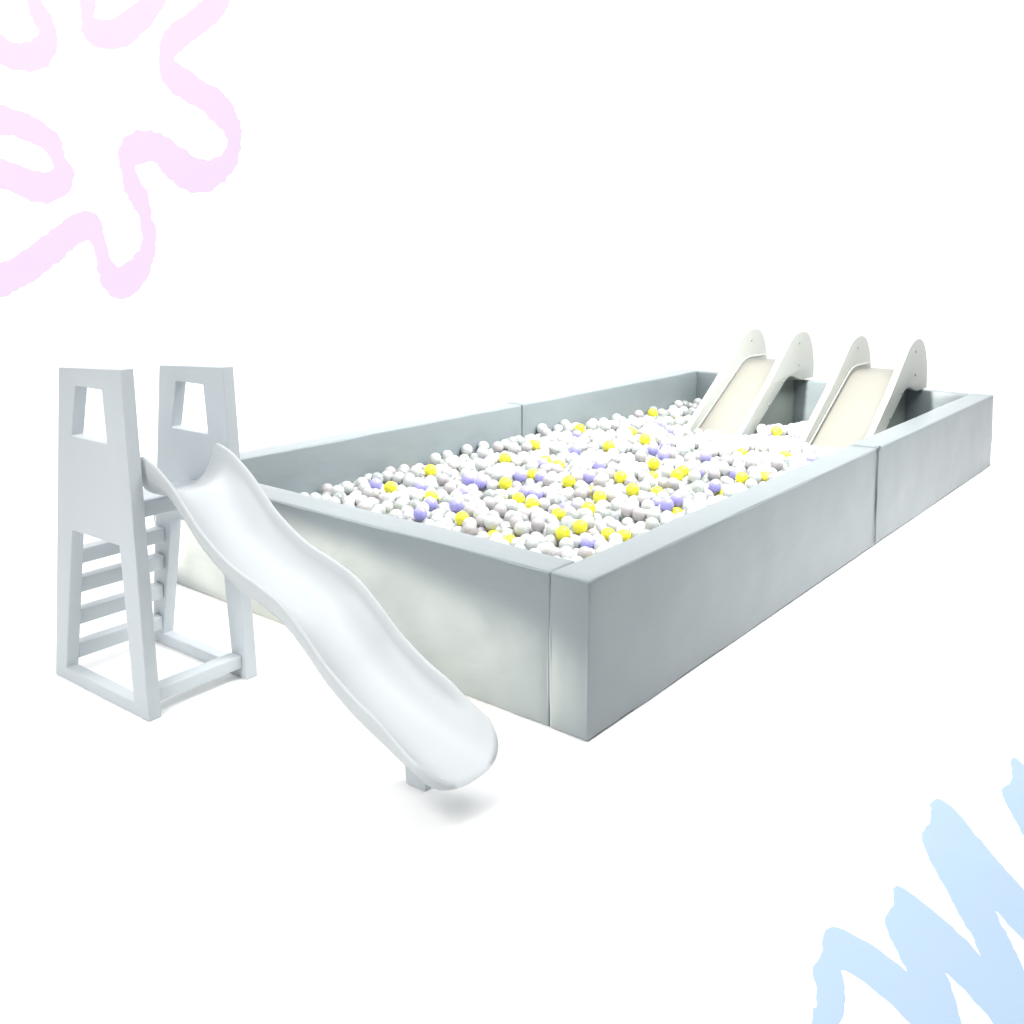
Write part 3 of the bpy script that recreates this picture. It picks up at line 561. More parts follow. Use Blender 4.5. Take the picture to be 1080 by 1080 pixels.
1454,1446,291,0, 1501,1051,339,0, 5002,1423,290,0, 4168,1802,265,0, 4531,1221,271,0, 3645,1307,322,0, 1832,2132,314,3, 4354,1459,281,0, 1389,1226,319,0, 4644,2485,285,0,
4465,2337,305,4, 2540,1155,310,0, 1761,1048,284,0, 3799,1536,353,0, 4308,919,278,0, 2846,1636,323,3, 2132,1986,332,0, 2675,1603,325,0, 1864,1205,289,0, 1057,2393,300,0,
2534,1872,301,3, 3885,1972,323,3, 3022,1382,319,0, 5040,2566,293,0, 1373,566,342,3, 1983,2370,339,0, 865,1537,315,0, 3191,1561,314,0, 4389,1655,282,0, 1235,2614,285,0,
4911,1422,297,3, 1827,1338,288,0, 1202,1088,319,0, 2717,2439,317,5, 3371,1828,327,0, 5097,1318,274,5, 1743,1311,293,3, 3459,1931,353,4, 4264,689,301,0, 871,2638,296,0,
3733,1036,318,4, 4172,2464,295,0, 1540,2276,296,4, 3878,2096,326,5, 3285,1443,320,0, 2443,2219,321,3, 837,1461,318,0, 2745,1386,330,3, 2652,1015,321,0, 2837,1466,314,0,
4377,768,274,0, 4374,1555,273,5, 1372,916,317,0, 2713,2257,318,5, 4011,2349,292,0, 4775,1291,234,0, 1380,2242,295,0, 1124,922,296,0, 4680,1455,246,0, 2970,2020,299,5,
3432,1163,363,0, 5007,1263,281,0, 4442,1456,272,5, 4841,2408,268,3, 3922,740,316,0, 1937,637,321,0, 2671,1347,330,0, 905,1699,320,0, 1350,2476,285,0, 2623,918,314,5,
1611,2235,302,3, 1587,1707,327,0, 2558,757,332,0, 3535,588,329,0, 3699,2382,314,0, 3048,628,340,0, 3577,2037,337,0, 1780,805,319,0, 2006,2636,296,3, 2625,1177,318,0,
1773,726,312,0, 3261,1075,339,5, 4255,1915,316,0, 1465,1910,324,0, 5423,1356,234,0, 3050,712,341,0, 5324,1400,252,0, 5290,1203,178,4, 2606,2331,305,3, 3675,869,319,0,
1784,2513,289,0, 2248,566,340,0, 4727,1374,241,0, 1366,994,320,0, 2373,1240,311,0, 2064,1932,342,0, 1613,1905,321,3, 2408,1573,326,0, 4534,2442,292,3, 1832,2039,321,0,
1953,795,326,0, 4591,1455,256,4, 4516,1407,266,4, 4371,856,274,0, 924,2485,302,0, 1992,2114,329,0, 2046,2041,333,5, 1314,2637,290,0, 3754,1297,321,4, 5693,2630,265,0,
5463,1439,234,0, 4864,1292,223,0, 2091,2635,295,0, 5491,2320,235,4, 2105,1443,313,0, 1463,2385,279,0, 1685,1946,319,0, 665,1996,373,5, 4187,2008,251,0, 2603,1397,335,0,
5498,2222,242,0, 2332,1542,338,0, 2521,2340,309,3, 4732,2513,272,3, 1918,2417,314,0, 1284,925,309,0, 1900,1795,316,0, 4599,1277,259,0, 4595,1366,258,0, 3226,1158,330,0,
4109,1026,280,0, 4415,2418,309,0, 1696,815,310,0, 2006,1066,314,0, 1386,2404,302,0, 3548,1390,314,3, 1843,2380,309,0, 1976,1596,335,0, 3248,694,346,4, 1105,1618,330,0,
4046,1087,280,0, 2457,1156,310,0, 4244,1848,259,0, 1701,658,309,5, 3364,1041,334,0, 4899,2631,250,0, 2183,2499,294,0, 3362,1655,314,3, 3884,2185,330,0, 4111,1960,255,0,
3368,1392,314,4, 1300,1407,279,0, 4521,1318,269,0, 2932,2270,267,0, 4820,1214,227,0, 5243,1230,251,0, 5612,1316,214,0, 1689,736,302,0, 2382,1075,314,0, 2220,2216,305,0,
4189,2375,302,0, 1025,758,272,0, 3813,2334,299,0, 1850,2213,316,5, 1414,2551,278,0, 5590,2355,242,5, 2297,1055,308,0, 2853,1055,341,0, 2636,751,310,0, 3967,666,312,3,
1543,2110,315,0, 3728,2298,311,5, 2476,757,335,5, 4127,2543,309,3, 2927,1722,318,0, 5783,2431,231,5, 933,1977,272,5, 1873,1125,288,0, 1135,2582,311,0, 4035,1915,262,0,
4093,1524,291,5, 4424,2200,247,0, 1021,1506,318,0, 2208,1250,319,0, 2184,1486,335,0, 4620,1190,258,5, 1016,2474,299,0, 1540,2359,292,0, 2051,1844,339,0, 2857,891,328,4,
2183,1055,303,4, 4318,1897,255,0, 2292,891,317,0, 2579,1660,336,0, 3210,2292,337,0, 1843,1540,322,0, 3349,2293,325,3, 5836,2590,286,0, 1782,1953,251,0, 1937,1197,322,5,
4998,2263,192,0, 2020,1519,331,0, 2786,735,318,0, 3539,1754,323,0, 3828,2589,298,0, 2031,777,338,4, 4319,1709,266,0, 5376,2178,166,0, 3458,1825,336,3, 2500,1510,329,0,
5180,1214,188,5, 1704,993,295,5, 2826,1944,312,0, 4163,1191,294,3, 4731,1213,240,0, 3300,1323,320,0, 2853,2222,263,0, 2294,973,313,0, 2498,1696,346,5, 1099,1808,275,0,
4309,1616,273,3, 4686,1295,246,0, 1308,2397,277,0, 2024,1436,324,0, 2431,1758,331,0, 2541,915,314,0, 3113,1382,304,0, 3645,1486,332,0, 1353,1357,310,0, 1594,1806,295,0,
2455,1239,311,0, 2539,1238,312,0, 4227,1583,281,0, 5214,2398,245,3, 5879,1169,124,0, 2267,1593,325,5, 4822,2499,254,0, 1977,1876,320,0, 3823,1184,344,4, 2112,813,341,0,
1904,1361,281,3, 2243,1894,312,5, 3448,1651,321,4, 3627,1754,352,0, 3192,1647,315,0, 3750,560,337,0, 4101,1352,295,0, 3193,1733,320,0, 1388,1627,287,0, 2889,814,330,3,
4223,599,315,0, 1779,647,314,0, 2828,2029,325,3, 5236,2178,252,0, 5279,2630,248,0, 1065,2313,307,0, 1519,2522,287,3, 3282,1831,324,0, 3487,1125,309,3, 3544,1478,313,0,
3781,2417,306,0, 5614,2219,243,5, 2618,830,322,0, 1354,1284,278,0, 1375,1541,288,0, 4008,1671,283,5, 1091,1540,333,0, 3655,1220,322,0, 3819,1010,321,0, 2113,2321,319,3,
1984,1689,314,0, 4827,2207,221,5, 4927,2542,260,0, 5798,1453,205,3, 1844,1049,285,0, 1982,1784,312,0, 3083,1899,336,0, 746,621,339,0, 2592,1480,338,0, 2632,2424,317,0,
3630,2326,322,0, 1068,877,267,0, 1226,1378,272,0, 1894,1877,315,0, 2290,1246,314,0, 2361,2309,322,0, 2610,2048,272,5, 1939,2583,292,0, 4240,1670,273,0, 1300,2006,315,0,
1669,1722,337,0, 1851,1998,252,0, 5879,1407,196,0, 2832,2609,342,0, 4158,1638,280,0, 4671,2247,232,0, 5878,2530,221,0, 1487,2599,286,0, 2890,1203,327,0, 3377,536,350,0,
783,1196,324,0, 989,1435,325,0, 3631,1667,342,0, 4292,760,262,0, 4608,2179,244,0, 2062,2389,317,3, 3413,2618,306,0, 1612,1489,291,0, 1805,1260,290,5, 1177,1829,277,3,
5623,2169,163,0, 1776,2429,295,3, 2020,2207,317,4, 2954,1057,264,5, 3018,1468,314,3, 1493,1323,290,5, 945,1370,320,0, 969,2381,297,0, 3576,1132,314,0, 1288,1003,318,0,
1166,799,263,0, 1243,1876,276,0, 1600,1386,294,3, 3329,1074,264,0, 1031,2018,274,0, 1621,662,310,0, 1610,1986,315,3, 2451,1884,334,2, 2479,1322,323,0, 2749,557,338,3,
3125,1298,308,0, 3484,833,315,0, 1996,2449,312,0, 2875,733,323,0, 5496,1179,227,0, 1617,1569,287,0, 4738,2183,234,4, 1953,932,280,0, 2295,2363,318,2, 4962,2178,206,0,
972,2626,269,0, 3795,2505,292,4, 4841,2291,259,1, 2678,1987,270,0, 1332,2556,281,0, 2025,980,280,0, 2314,1325,324,0, 2316,2446,310,5, 3364,1478,307,0, 3715,1604,344,0,
4808,2594,249,0, 5809,1254,213,5, 5878,2174,161,1, 1668,1815,328,0, 1787,1181,290,0, 1028,1355,319,3, 1095,1164,321,4, 1760,1995,318,0, 1950,2300,305,4, 3123,1017,332,0,
5114,2157,189,0, 3017,1553,313,3, 3443,2526,317,0, 4208,2286,309,3, 4039,917,265,0, 1253,1663,323,3, 1735,1764,316,0, 1808,1917,320,0, 1761,2082,314,0, 3075,2013,318,0,
3919,2329,290,0, 3887,2507,286,5, 794,1366,318,5, 1326,1485,316,0, 2373,1702,354,3, 2416,2495,283,0, 2735,1010,325,0, 2909,2066,340,0, 5306,2430,217,0, 1096,2070,271,3,
1227,2637,207,4, 3338,2217,281,0, 3506,698,280,0, 5282,2185,170,0, 1162,2637,256,3, 2674,2514,309,0, 2709,1102,308,0, 3928,1534,320,4, 4759,2273,220,0, 3276,1659,326,0,
3271,2510,307,0, 4145,2632,307,0, 4333,2597,297,4, 5628,2460,236,4, 2165,816,275,1, 3065,1330,257,1, 4026,1003,272,5, 4516,2187,247,2, 1810,904,322,0, 2010,605,315,0,
2587,2516,303,0, 2688,2617,311,0, 2804,2436,327,4, 3108,1468,305,0, 3390,1117,304,0, 4076,1169,288,4, 4316,2054,252,0, 5174,2301,171,0, 2789,2351,318,5, 5536,2433,239,0,
5706,2207,198,3, 1253,876,257,4, 1254,1955,271,2, 3199,893,276,0, 4009,1552,290,5, 1262,799,257,3, 1127,1469,330,5, 1266,1182,307,4, 1463,2303,284,5, 1538,2441,289,0,
1775,1555,279,3, 2068,1764,327,0, 2079,780,274,0, 2491,2603,300,2, 2702,2349,312,5, 2815,1010,281,1, 3057,2431,310,0, 3556,2595,302,0, 3637,2633,306,0, 3963,2152,305,0,
4092,1700,278,4, 4322,1805,259,0, 4933,2402,256,0, 5255,2371,164,2, 5641,1217,207,0, 803,1592,314,5, 778,2126,328,0, 1146,2381,294,0, 1684,2028,316,0, 3639,1393,323,0,
3630,1579,345,0, 4079,2459,299,0, 4716,2604,263,0, 5006,2496,238,0, 5087,1374,204,0, 5396,2324,234,5, 208,208,245,0, 209,469,237,0, 209,615,226,3, 209,688,220,0,
209,838,209,0, 209,913,206,0, 209,987,204,0, 210,1062,203,0, 210,1137,203,5, 210,1288,207,0, 210,1374,210,0, 210,1451,214,0, 210,1528,217,0, 210,1604,220,0,
210,1698,222,5, 211,1788,224,0, 211,1943,226,0, 211,2021,226,4, 211,2168,220,4, 211,2245,216,0, 211,2324,210,1, 211,2402,205,0, 211,2481,201,0, 212,2638,192,0,
314,223,249,3, 281,289,248,0, 293,410,242,0, 289,580,231,5, 275,656,225,1, 275,805,216,5, 276,881,214,0, 277,956,212,0, 277,1031,211,4, 284,1140,213,0,
285,1215,215,0, 283,1304,217,4, 285,1380,219,0, 286,1533,223,5, 287,1611,224,5, 307,1685,226,0, 297,1807,226,3, 286,1963,228,4, 286,2041,228,4, 284,2140,226,3,
284,2219,222,0, 285,2297,218,5, 285,2376,215,3, 279,2520,207,0, 280,2600,203,3, 385,209,251,0, 370,285,249,0, 370,405,243,0, 374,479,239,4, 357,551,235,0,
349,625,231,3, 343,699,227,0, 343,774,224,0, 347,1003,221,0, 357,1121,223,0, 357,1197,224,0, 359,1304,226,0, 372,1533,228,5, 363,1610,228,5, 384,1686,228,0,
360,1762,228,0, 375,1855,228,0, 363,1968,230,3, 361,2124,231,0, 363,2214,228,0, 363,2293,226,4, 361,2397,223,0, 364,2499,219,0, 439,258,250,5, 455,330,247,5,
448,477,242,2, 431,550,239,0, 428,635,236,0, 410,814,231,0, 410,890,230,0, 411,965,230,3, 399,1058,229,0, 412,1250,231,0, 431,1327,233,0, 433,1407,232,3,
433,1487,231,0, 445,1563,231,5, 453,1650,230,0, 447,1732,230,0, 422,1917,231,5, 437,1993,234,2, 435,2151,236,0, 439,2232,235,0, 421,2346,231,4, 428,2452,229,4,
428,2546,224,0, 431,2638,218,0, 564,231,251,0, 545,346,249,0, 517,414,247,0, 518,502,245,0, 528,576,245,0, 502,646,242,5, 491,720,241,0, 529,883,246,1,
523,1066,245,0, 509,1140,243,0, 508,1330,239,5, 510,1407,237,0, 521,1578,233,0, 530,1655,233,0, 525,1733,232,0, 557,1903,238,0, 515,1990,240,0, 516,2068,243,0,
513,2147,244,0, 518,2226,244,0, 538,2356,244,0, 539,2435,241,5, 535,2638,226,0, 635,209,253,3, 630,283,252,5, 619,357,251,3, 579,456,249,3, 587,531,250,0,
576,632,250,0, 614,697,255,0, 565,755,250,0, 603,896,256,0, 580,998,253,0, 599,1071,254,0, 585,1148,251,0, 610,1245,250,0, 583,1317,245,0, 586,1394,242,0,
617,1465,241,5, 586,1536,237,0, 597,1616,236,0, 595,1698,236,0, 605,1776,238,0, 618,1853,242,4, 597,1970,246,0, 592,2049,250,0, 616,2372,251,0, 613,2465,246,0,
615,2638,230,0, 702,240,254,0, 697,314,255,0, 686,388,255,0, 696,463,258,0, 687,591,261,0, 683,666,262,0, 663,755,262,4, 694,824,266,3, 678,906,265,0,
698,986,265,0, 656,1122,258,0, 670,1198,256,3, 690,1272,253,2, 699,1418,247,0, 689,1495,244,0, 658,1567,240,5, 662,1659,240,0, 678,1803,244,0, 674,1922,250,1,
669,2001,255,2, 667,2080,259,0, 601,2210,253,3, 651,2290,257,0, 690,2400,255,4, 749,2455,253,0, 700,2571,241,0, 831,209,256,5, 842,311,259,0, 824,401,263,0,
770,465,264,5, 731,530,264,0, 756,652,270,5, 824,738,275,0, 837,813,275,0, 811,884,274,0, 851,957,272,3, 783,1082,267,0, 806,1155,263,0, 821,1231,259,1,
775,1401,251,0, 764,1478,249,5, 772,1556,248,4, 791,1634,249,0, 777,1711,250,4, 772,1924,261,3, 748,2000,265,4, 821,2162,271,0, 856,2281,264,0, 820,2417,255,4,
866,2482,245,0, 846,2559,237,4, 913,210,256,5, 917,302,260,0, 894,373,263,1, 882,449,266,0, 861,587,272,3, 908,661,274,4, 900,737,275,4, 913,817,274,0,
920,1029,267,0, 867,1107,265,5, 889,1268,256,2, 877,1346,253,3, 850,1423,251,3, 847,1579,250,0, 864,1663,253,0, 872,1817,261,0, 851,1925,266,3, 900,2050,273,0,
898,2138,272,0, 915,2226,266,0, 938,2307,258,4, 923,2424,246,0, 927,2559,230,4, 993,210,257,5, 990,285,260,1, 1010,422,267,3, 965,483,269,0, 989,555,272,0,
970,706,274,0, 990,826,272,0, 996,905,269,3, 1003,982,266,0, 1009,1059,263,0, 973,1174,259,0, 965,1251,256,0, 927,1407,253,3, 925,1589,255,4, 943,1666,259,3,
935,1745,262,0, 951,1822,266,0, 972,2084,274,5, 971,2169,269,0, 1004,2261,257,4, 1018,2340,247,4, 1010,2420,239,0, 1049,2490,227,4, 1068,210,259,0, 1066,285,262,4,
1059,361,265,0, 1094,428,267,0, 1124,502,268,0, 1099,649,269,0, 1095,725,269,0, 1080,977,263,3, 1086,1064,261,0, 1048,1152,259,0, 1040,1230,258,0, 1028,1307,257,0,
1004,1395,256,0, 986,1472,256,0, 994,1551,259,3, 1013,1628,263,0, 1010,1708,266,3, 1041,1864,273,0, 1075,1952,275,3, 1112,2163,261,0, 1090,2261,251,0, 1091,2420,231,0,
1129,2506,219,0, 1098,2588,213,0, 1144,210,260,0, 1142,286,263,0, 1171,435,266,0, 1198,532,265,1, 1175,645,265,4, 1175,876,261,0, 1167,976,260,0, 1164,1055,259,5,
1137,1133,259,0, 1116,1208,260,0, 1079,1368,260,0, 1093,1499,265,3, 1076,1580,266,5, 1083,1665,270,2, 1120,1885,275,3, 1174,1944,274,0, 1183,2100,264,4, 1190,2182,253,5,
1171,2264,243,4, 1178,2571,210,0, 1222,210,261,0, 1240,468,263,0, 1279,534,260,0, 1288,656,257,1, 1243,1054,260,3, 1217,1139,261,0, 1210,1218,264,2, 1216,1297,268,0,
1140,1424,266,0, 1175,1495,272,0, 1227,1601,279,0, 1202,1706,279,0, 1239,1778,279,0, 1262,2112,257,0, 1270,2192,245,0, 1257,2272,235,5, 1259,2561,208,4, 1298,210,261,3,
1354,399,257,0, 1394,465,253,0, 1357,533,254,0, 1365,663,251,1, 1335,735,253,3, 1338,813,254,0, 1330,891,256,0, 1325,969,258,0, 1293,1121,264,4, 1282,1250,270,2,
1288,1329,275,0, 1251,1470,278,0, 1308,1619,285,5, 1293,1719,282,0, 1315,1804,279,0, 1336,1951,267,5, 1354,2030,259,0, 1347,2110,251,0, 1339,2271,230,0, 1327,2514,210,0,
1472,210,258,3, 1390,331,257,0, 1431,398,252,0, 1420,578,249,2, 1412,725,249,5, 1416,803,252,0, 1407,881,255,0, 1403,959,259,4, 1399,1038,264,5, 1372,1112,267,2,
1336,1191,271,0, 1376,1430,286,0, 1458,1732,281,0, 1446,1853,270,0, 1415,1933,265,0, 1433,2012,256,0, 1431,2177,236,0, 1422,2259,227,3, 1549,210,254,5, 1472,332,252,0,
1514,414,246,0, 1537,491,243,0, 1509,563,243,5, 1489,715,247,2, 1485,871,255,0, 1481,950,261,5, 1478,1028,267,0, 1522,1094,276,0, 1456,1252,284,3, 1521,1402,293,4,
1558,1645,284,0, 1541,1748,276,0, 1526,1841,267,0, 1551,2015,249,0, 1509,2085,245,2, 1587,277,248,0, 1592,408,242,0, 1614,483,239,0, 1587,556,240,0, 1597,633,242,3,
1567,706,245,0, 1568,863,257,0, 1560,942,263,5, 1559,1023,272,0, 1578,1150,284,0, 1600,1304,293,0, 1637,1667,278,0, 1656,1761,268,0, 1643,1860,259,0, 1638,1942,252,0,
1633,2024,246,4, 1591,2094,242,3, 1562,2537,217,2, 1593,2619,219,2, 1705,211,246,2, 1673,399,238,0, 1692,475,237,5, 1665,549,238,0, 1647,700,246,0, 1651,784,253,0,
1656,863,261,0, 1638,958,270,2, 1639,1037,278,0, 1681,1189,290,3, 1673,1271,293,0, 1698,1579,282,0, 1711,1701,271,0, 1713,1819,260,5, 1711,1904,253,5, 1780,229,242,0,
1766,307,238,2, 1753,384,237,0, 1770,469,237,2, 1744,543,239,0, 1734,698,250,4, 1740,776,257,0, 1747,855,266,0, 1754,934,274,3, 1794,1476,283,0, 1792,1707,266,2,
1786,1871,255,0, 1759,2636,226,0, 1856,211,241,1, 1842,288,238,0, 1839,366,237,0, 1821,529,242,2, 1832,608,248,0, 1813,685,253,0, 1819,767,261,5, 1827,847,269,0,
1876,909,277,4, 1883,1486,276,3, 1888,1673,264,5, 1861,1750,260,0, 1855,1915,253,0, 1934,211,241,0, 1918,369,240,4, 1932,450,244,5, 1918,527,248,0, 1911,606,253,0,
1899,685,259,0, 1907,766,266,0, 1934,854,275,5, 1902,994,282,5, 1974,1471,270,0, 1982,1552,266,0, 1958,1630,263,2, 1942,1734,260,0, 1954,2080,258,0, 1995,318,244,0,
1991,397,246,5, 2008,474,252,3, 1999,553,256,0, 1986,661,263,0, 2009,741,270,0, 2009,821,275,0, 2027,899,278,0, 2108,1041,275,0, 2058,1115,277,3, 2081,1193,273,0,
2090,1311,268,0, 2061,1391,267,4, 2054,1485,264,0, 2061,1574,262,2, 2037,1654,261,0, 1963,2358,245,2, 2097,215,249,0, 2107,295,252,0, 2062,360,250,3, 2091,444,257,5,
2073,602,265,1, 2066,684,270,4, 2141,728,274,2, 2165,901,274,3, 2166,982,273,0, 2139,1116,270,5, 2160,1212,265,0, 2171,1313,261,5, 2119,1649,262,0, 2070,2166,263,0,
2061,2249,257,0, 2059,2334,251,0, 2090,2562,228,0, 2175,212,254,4, 2160,484,266,0, 2210,688,274,0, 2238,850,272,0, 2240,931,269,3, 2241,1013,266,3, 2232,1370,258,0,
2229,1452,258,2, 2212,1617,262,0, 2187,1696,265,4, 2186,1850,270,0, 2181,1934,272,5, 2181,2033,274,0, 2151,2187,266,0, 2227,2286,257,5, 2244,2368,248,0, 2190,2433,241,4,
2210,2544,227,0, 2255,212,262,0, 2253,291,265,0, 2244,371,268,0, 2301,503,276,0, 2286,594,276,0, 2291,692,274,2, 2342,758,272,1, 2340,928,263,0, 2334,1107,256,5,
2326,1202,254,0, 2300,1549,262,4, 2297,1645,266,3, 2267,1824,273,3, 2298,1947,278,3, 2316,2092,277,3, 2281,2169,270,0, 2309,2309,254,0, 2326,2392,244,0, 2339,2475,233,0,
2304,2635,217,0, 2334,212,270,0, 2368,284,276,0, 2379,487,279,0, 2391,607,277,1, 2382,687,273,0, 2402,873,262,0, 2417,953,257,0, 2421,1035,253,0, 2414,1281,252,0,
2397,1362,255,0, 2380,1528,262,0, 2387,1804,277,5, 2402,1925,279,1, 2400,2082,277,0, 2368,2173,269,0, 2414,215,277,2, 2498,290,284,0, 2486,417,283,0, 2460,493,281,5,
2518,634,272,4, 2480,710,269,0, 2500,870,258,3, 2499,952,253,0, 2473,1470,261,0, 2524,1664,272,0, 2493,1742,275,0, 2469,1823,278,1, 2485,1938,278,3, 2484,2073,275,0,
2450,2151,270,0, 2470,2294,253,0, 2519,212,284,0, 2598,422,283,3, 2616,501,278,0, 2583,788,260,0, 2586,1033,250,0, 2598,1363,258,1, 2613,1620,270,0, 2601,1951,274,0,
2543,2134,269,0, 2555,2284,253,0, 2671,248,288,0, 2662,340,286,0, 2689,466,279,0, 2700,546,273,3, 2681,625,268,3, 2671,890,254,0, 2661,1141,252,3, 2660,1224,254,0,
2660,1307,258,4, 2675,1395,262,0, 2705,1474,264,0, 2687,1902,271,0, 2692,2071,268,0, 2675,2206,260,0, 2653,2463,242,0, 2640,2548,237,0, 2653,2634,233,3, 2807,268,284,4,
2808,357,280,4, 2791,437,277,0, 2779,517,273,0, 2763,598,268,2, 2760,680,263,0, 2744,804,257,4, 2754,886,255,0, 2748,1052,254,0, 2747,1155,256,4, 2764,1237,258,0,
2737,1339,261,0, 2797,1674,264,5, 2779,1757,265,0, 2772,1897,266,0, 2764,1982,267,0, 2764,2218,260,0, 2750,2304,255,0, 2896,247,281,0, 2872,437,274,4, 2860,518,270,0,
2849,604,266,5, 2842,935,259,0, 2896,1341,261,1, 2888,1425,261,0, 2882,1680,259,4, 2882,1765,259,0, 2866,2079,266,0, 2835,2394,258,0, 2983,213,278,0, 2981,357,274,0,
2954,445,272,0, 2944,527,270,0, 2944,609,268,3, 2930,691,266,5, 2918,773,264,0, 2903,991,262,4, 2940,1180,263,5, 2981,1339,259,2, 2972,1510,256,0, 2967,1768,255,0,
2950,2099,268,4, 2931,2183,267,3, 2921,2567,255,0, 3092,213,273,3, 3095,427,272,5, 3027,588,271,1, 2998,899,268,0, 3038,1052,268,5, 3009,1131,265,5, 3058,1423,254,3,
3056,1596,250,0, 3033,2072,270,4, 3017,2191,272,0, 3018,2287,271,4, 2995,2384,268,5, 2996,2475,264,0, 3022,2558,259,0, 3174,213,270,0, 3155,311,271,0, 3137,498,274,4,
3164,576,276,0, 3117,718,275,0, 3116,904,273,0, 3080,979,270,0, 3120,1072,268,5, 3175,1145,264,4, 3182,1252,257,2, 3170,1343,252,0, 3155,1771,252,0, 3160,1857,258,4,
3121,2072,274,3, 3094,2498,265,2, 3134,2576,256,5, 3285,213,269,0, 3298,319,273,5, 3215,463,276,0, 3258,642,281,3, 3215,733,280,4, 3231,815,279,0, 3257,985,272,0,
3254,1113,264,0, 3270,1280,252,0, 3242,1448,246,4, 3236,1534,245,2, 3238,1707,250,4, 3240,1794,256,1, 3243,1880,264,0, 3245,1967,272,0, 3265,2162,282,0, 3205,2226,280,0,
3205,2354,274,0, 3379,300,274,0, 3357,380,277,3, 3329,535,282,0, 3341,645,284,0, 3297,716,282,4, 3315,826,279,0, 3342,990,270,1, 3326,1431,245,1, 3320,1519,245,0,
3324,1705,254,0, 3332,1966,276,3, 3339,2114,284,0, 3452,214,271,0, 3462,296,275,0, 3432,419,281,0, 3412,500,283,3, 3409,835,278,0, 3460,907,271,0, 3426,985,267,0,
3412,1425,247,0, 3411,1521,249,4, 3423,1963,280,4, 3521,2227,271,0, 3423,2470,252,3, 3495,2544,236,3, 3535,214,273,0, 3546,299,277,3, 3588,371,280,5, 3488,535,284,0,
3572,645,279,0, 3612,738,273,5, 3627,822,267,0, 3621,926,262,2, 3500,1700,266,0, 3521,1825,275,0, 3501,1911,279,0, 3557,2103,281,0, 3594,2451,239,0, 3619,214,274,0,
3672,369,278,0, 3760,436,273,0, 3697,541,274,0, 3693,691,269,0, 3624,1089,257,0, 3611,1263,256,3, 3603,1349,257,0, 3594,1707,274,3, 3603,1794,278,3, 3827,214,272,0,
3796,340,272,4, 3841,411,267,5, 3778,519,269,4, 3797,678,262,2, 3808,816,258,0, 3690,1355,265,0, 3675,1742,279,0, 3836,1899,274,0, 3777,2003,272,4, 3807,2105,262,0,
3819,2192,249,0, 3911,361,263,2, 3921,445,259,4, 3965,517,253,0, 4007,623,250,0, 3871,875,258,4, 3851,959,259,2, 3783,1364,274,0, 3769,1576,281,0, 3807,1675,283,4,
3852,1752,282,5, 3923,1913,269,0, 3942,2000,260,5, 3930,2088,254,4, 3908,2186,244,0, 3999,214,263,4, 4011,445,251,0, 4047,539,247,0, 4055,764,254,0, 4007,836,258,0,
3876,1046,265,0, 3934,1317,286,3, 3915,1453,288,4, 4113,1872,262,0, 4031,2003,255,3, 3996,2202,239,0, 4125,290,249,0, 4080,364,249,0, 4096,451,245,0, 4140,776,257,3,
4093,848,262,3, 4085,1256,293,0, 4165,364,243,0, 4181,458,241,5, 4196,1013,284,0, 4105,2590,228,0, 4268,229,243,0, 4245,393,239,0, 4265,477,240,0, 4237,2333,237,0,
4352,215,238,0, 4323,357,236,0, 4350,468,239,0, 4334,2212,245,0, 4439,215,233,0, 4405,309,235,0, 4453,457,239,0, 4425,2555,224,0, 4525,215,230,5, 4540,422,238,0,
4512,2295,239,0, 4612,215,229,0, 4631,300,231,0, 4683,396,235,3, 4770,1455,238,0, 4697,230,228,0, 4803,370,232,2, 4748,456,237,2, 4909,1213,215,0, 4859,1455,229,0,
4800,2354,205,0, 4883,216,224,5, 5000,1214,205,0, 4955,1292,213,3, 4906,1372,222,1, 4906,2252,204,0, 4865,2445,186,0, 4971,216,221,4, 5034,456,214,0, 5089,1215,196,4,
5045,1294,204,3, 5064,216,215,0, 5123,300,209,0, 5122,456,202,0, 5178,1374,194,0, 5090,2260,182,0, 5079,2353,174,0, 5152,216,207,0, 5227,1292,187,0, 5191,2209,176,4,
5328,216,186,0, 5298,455,180,0, 5318,1290,177,0, 5416,217,175,0, 5359,2272,164,0, 5482,276,166,5, 5543,1310,147,0, 5454,2271,163,0, 5551,217,160,0, 5531,2535,150,0,
5641,217,153,0, 5710,1188,135,0, 5681,1453,124,0, 5731,217,149,0, 5778,295,153,2, 5792,1230,124,5, 5772,1432,117,5, 5825,217,149,3, 5878,2270,155,3, 209,281,245,0,
209,354,243,0, 217,542,231,1, 209,583,292,0, 209,656,287,0, 209,762,214,2, 209,878,272,0, 226,1025,266,0, 210,1124,277,0, 210,1213,205,0, 210,1275,282,0,
239,1345,274,0, 210,1488,282,0, 210,1564,285,0, 210,1649,282,5, 211,1798,301,0, 211,1905,293,3, 211,1982,294,1, 224,2095,245,0, 211,2211,286,0, 211,2289,281,5,
211,2367,276,0, 232,2445,268,0, 212,2559,197,0, 281,209,313,0, 328,345,246,0, 264,462,285,2, 297,507,236,4, 274,622,290,0, 275,697,287,0, 276,730,220,5,
276,845,279,5, 276,920,278,0, 272,1085,264,0, 281,1176,280,0, 283,1258,278,2, 314,1339,277,0, 320,1419,279,0, 286,1456,221,0, 287,1570,290,5, 287,1650,291,0,
265,1743,254,5, 264,1850,282,4, 304,1888,227,0, 310,2001,290,0, 309,2092,282,0, 284,2183,291,0, 290,2261,288,0, 284,2339,284,3, 304,2450,234,0, 280,2559,276,0,
287,2638,272,0, 436,209,304,3, 392,347,282,0, 333,440,297,0, 339,513,296,0, 392,592,285,4, 380,667,283,3, 355,739,289,0, 344,814,287,0, 346,928,221,0,
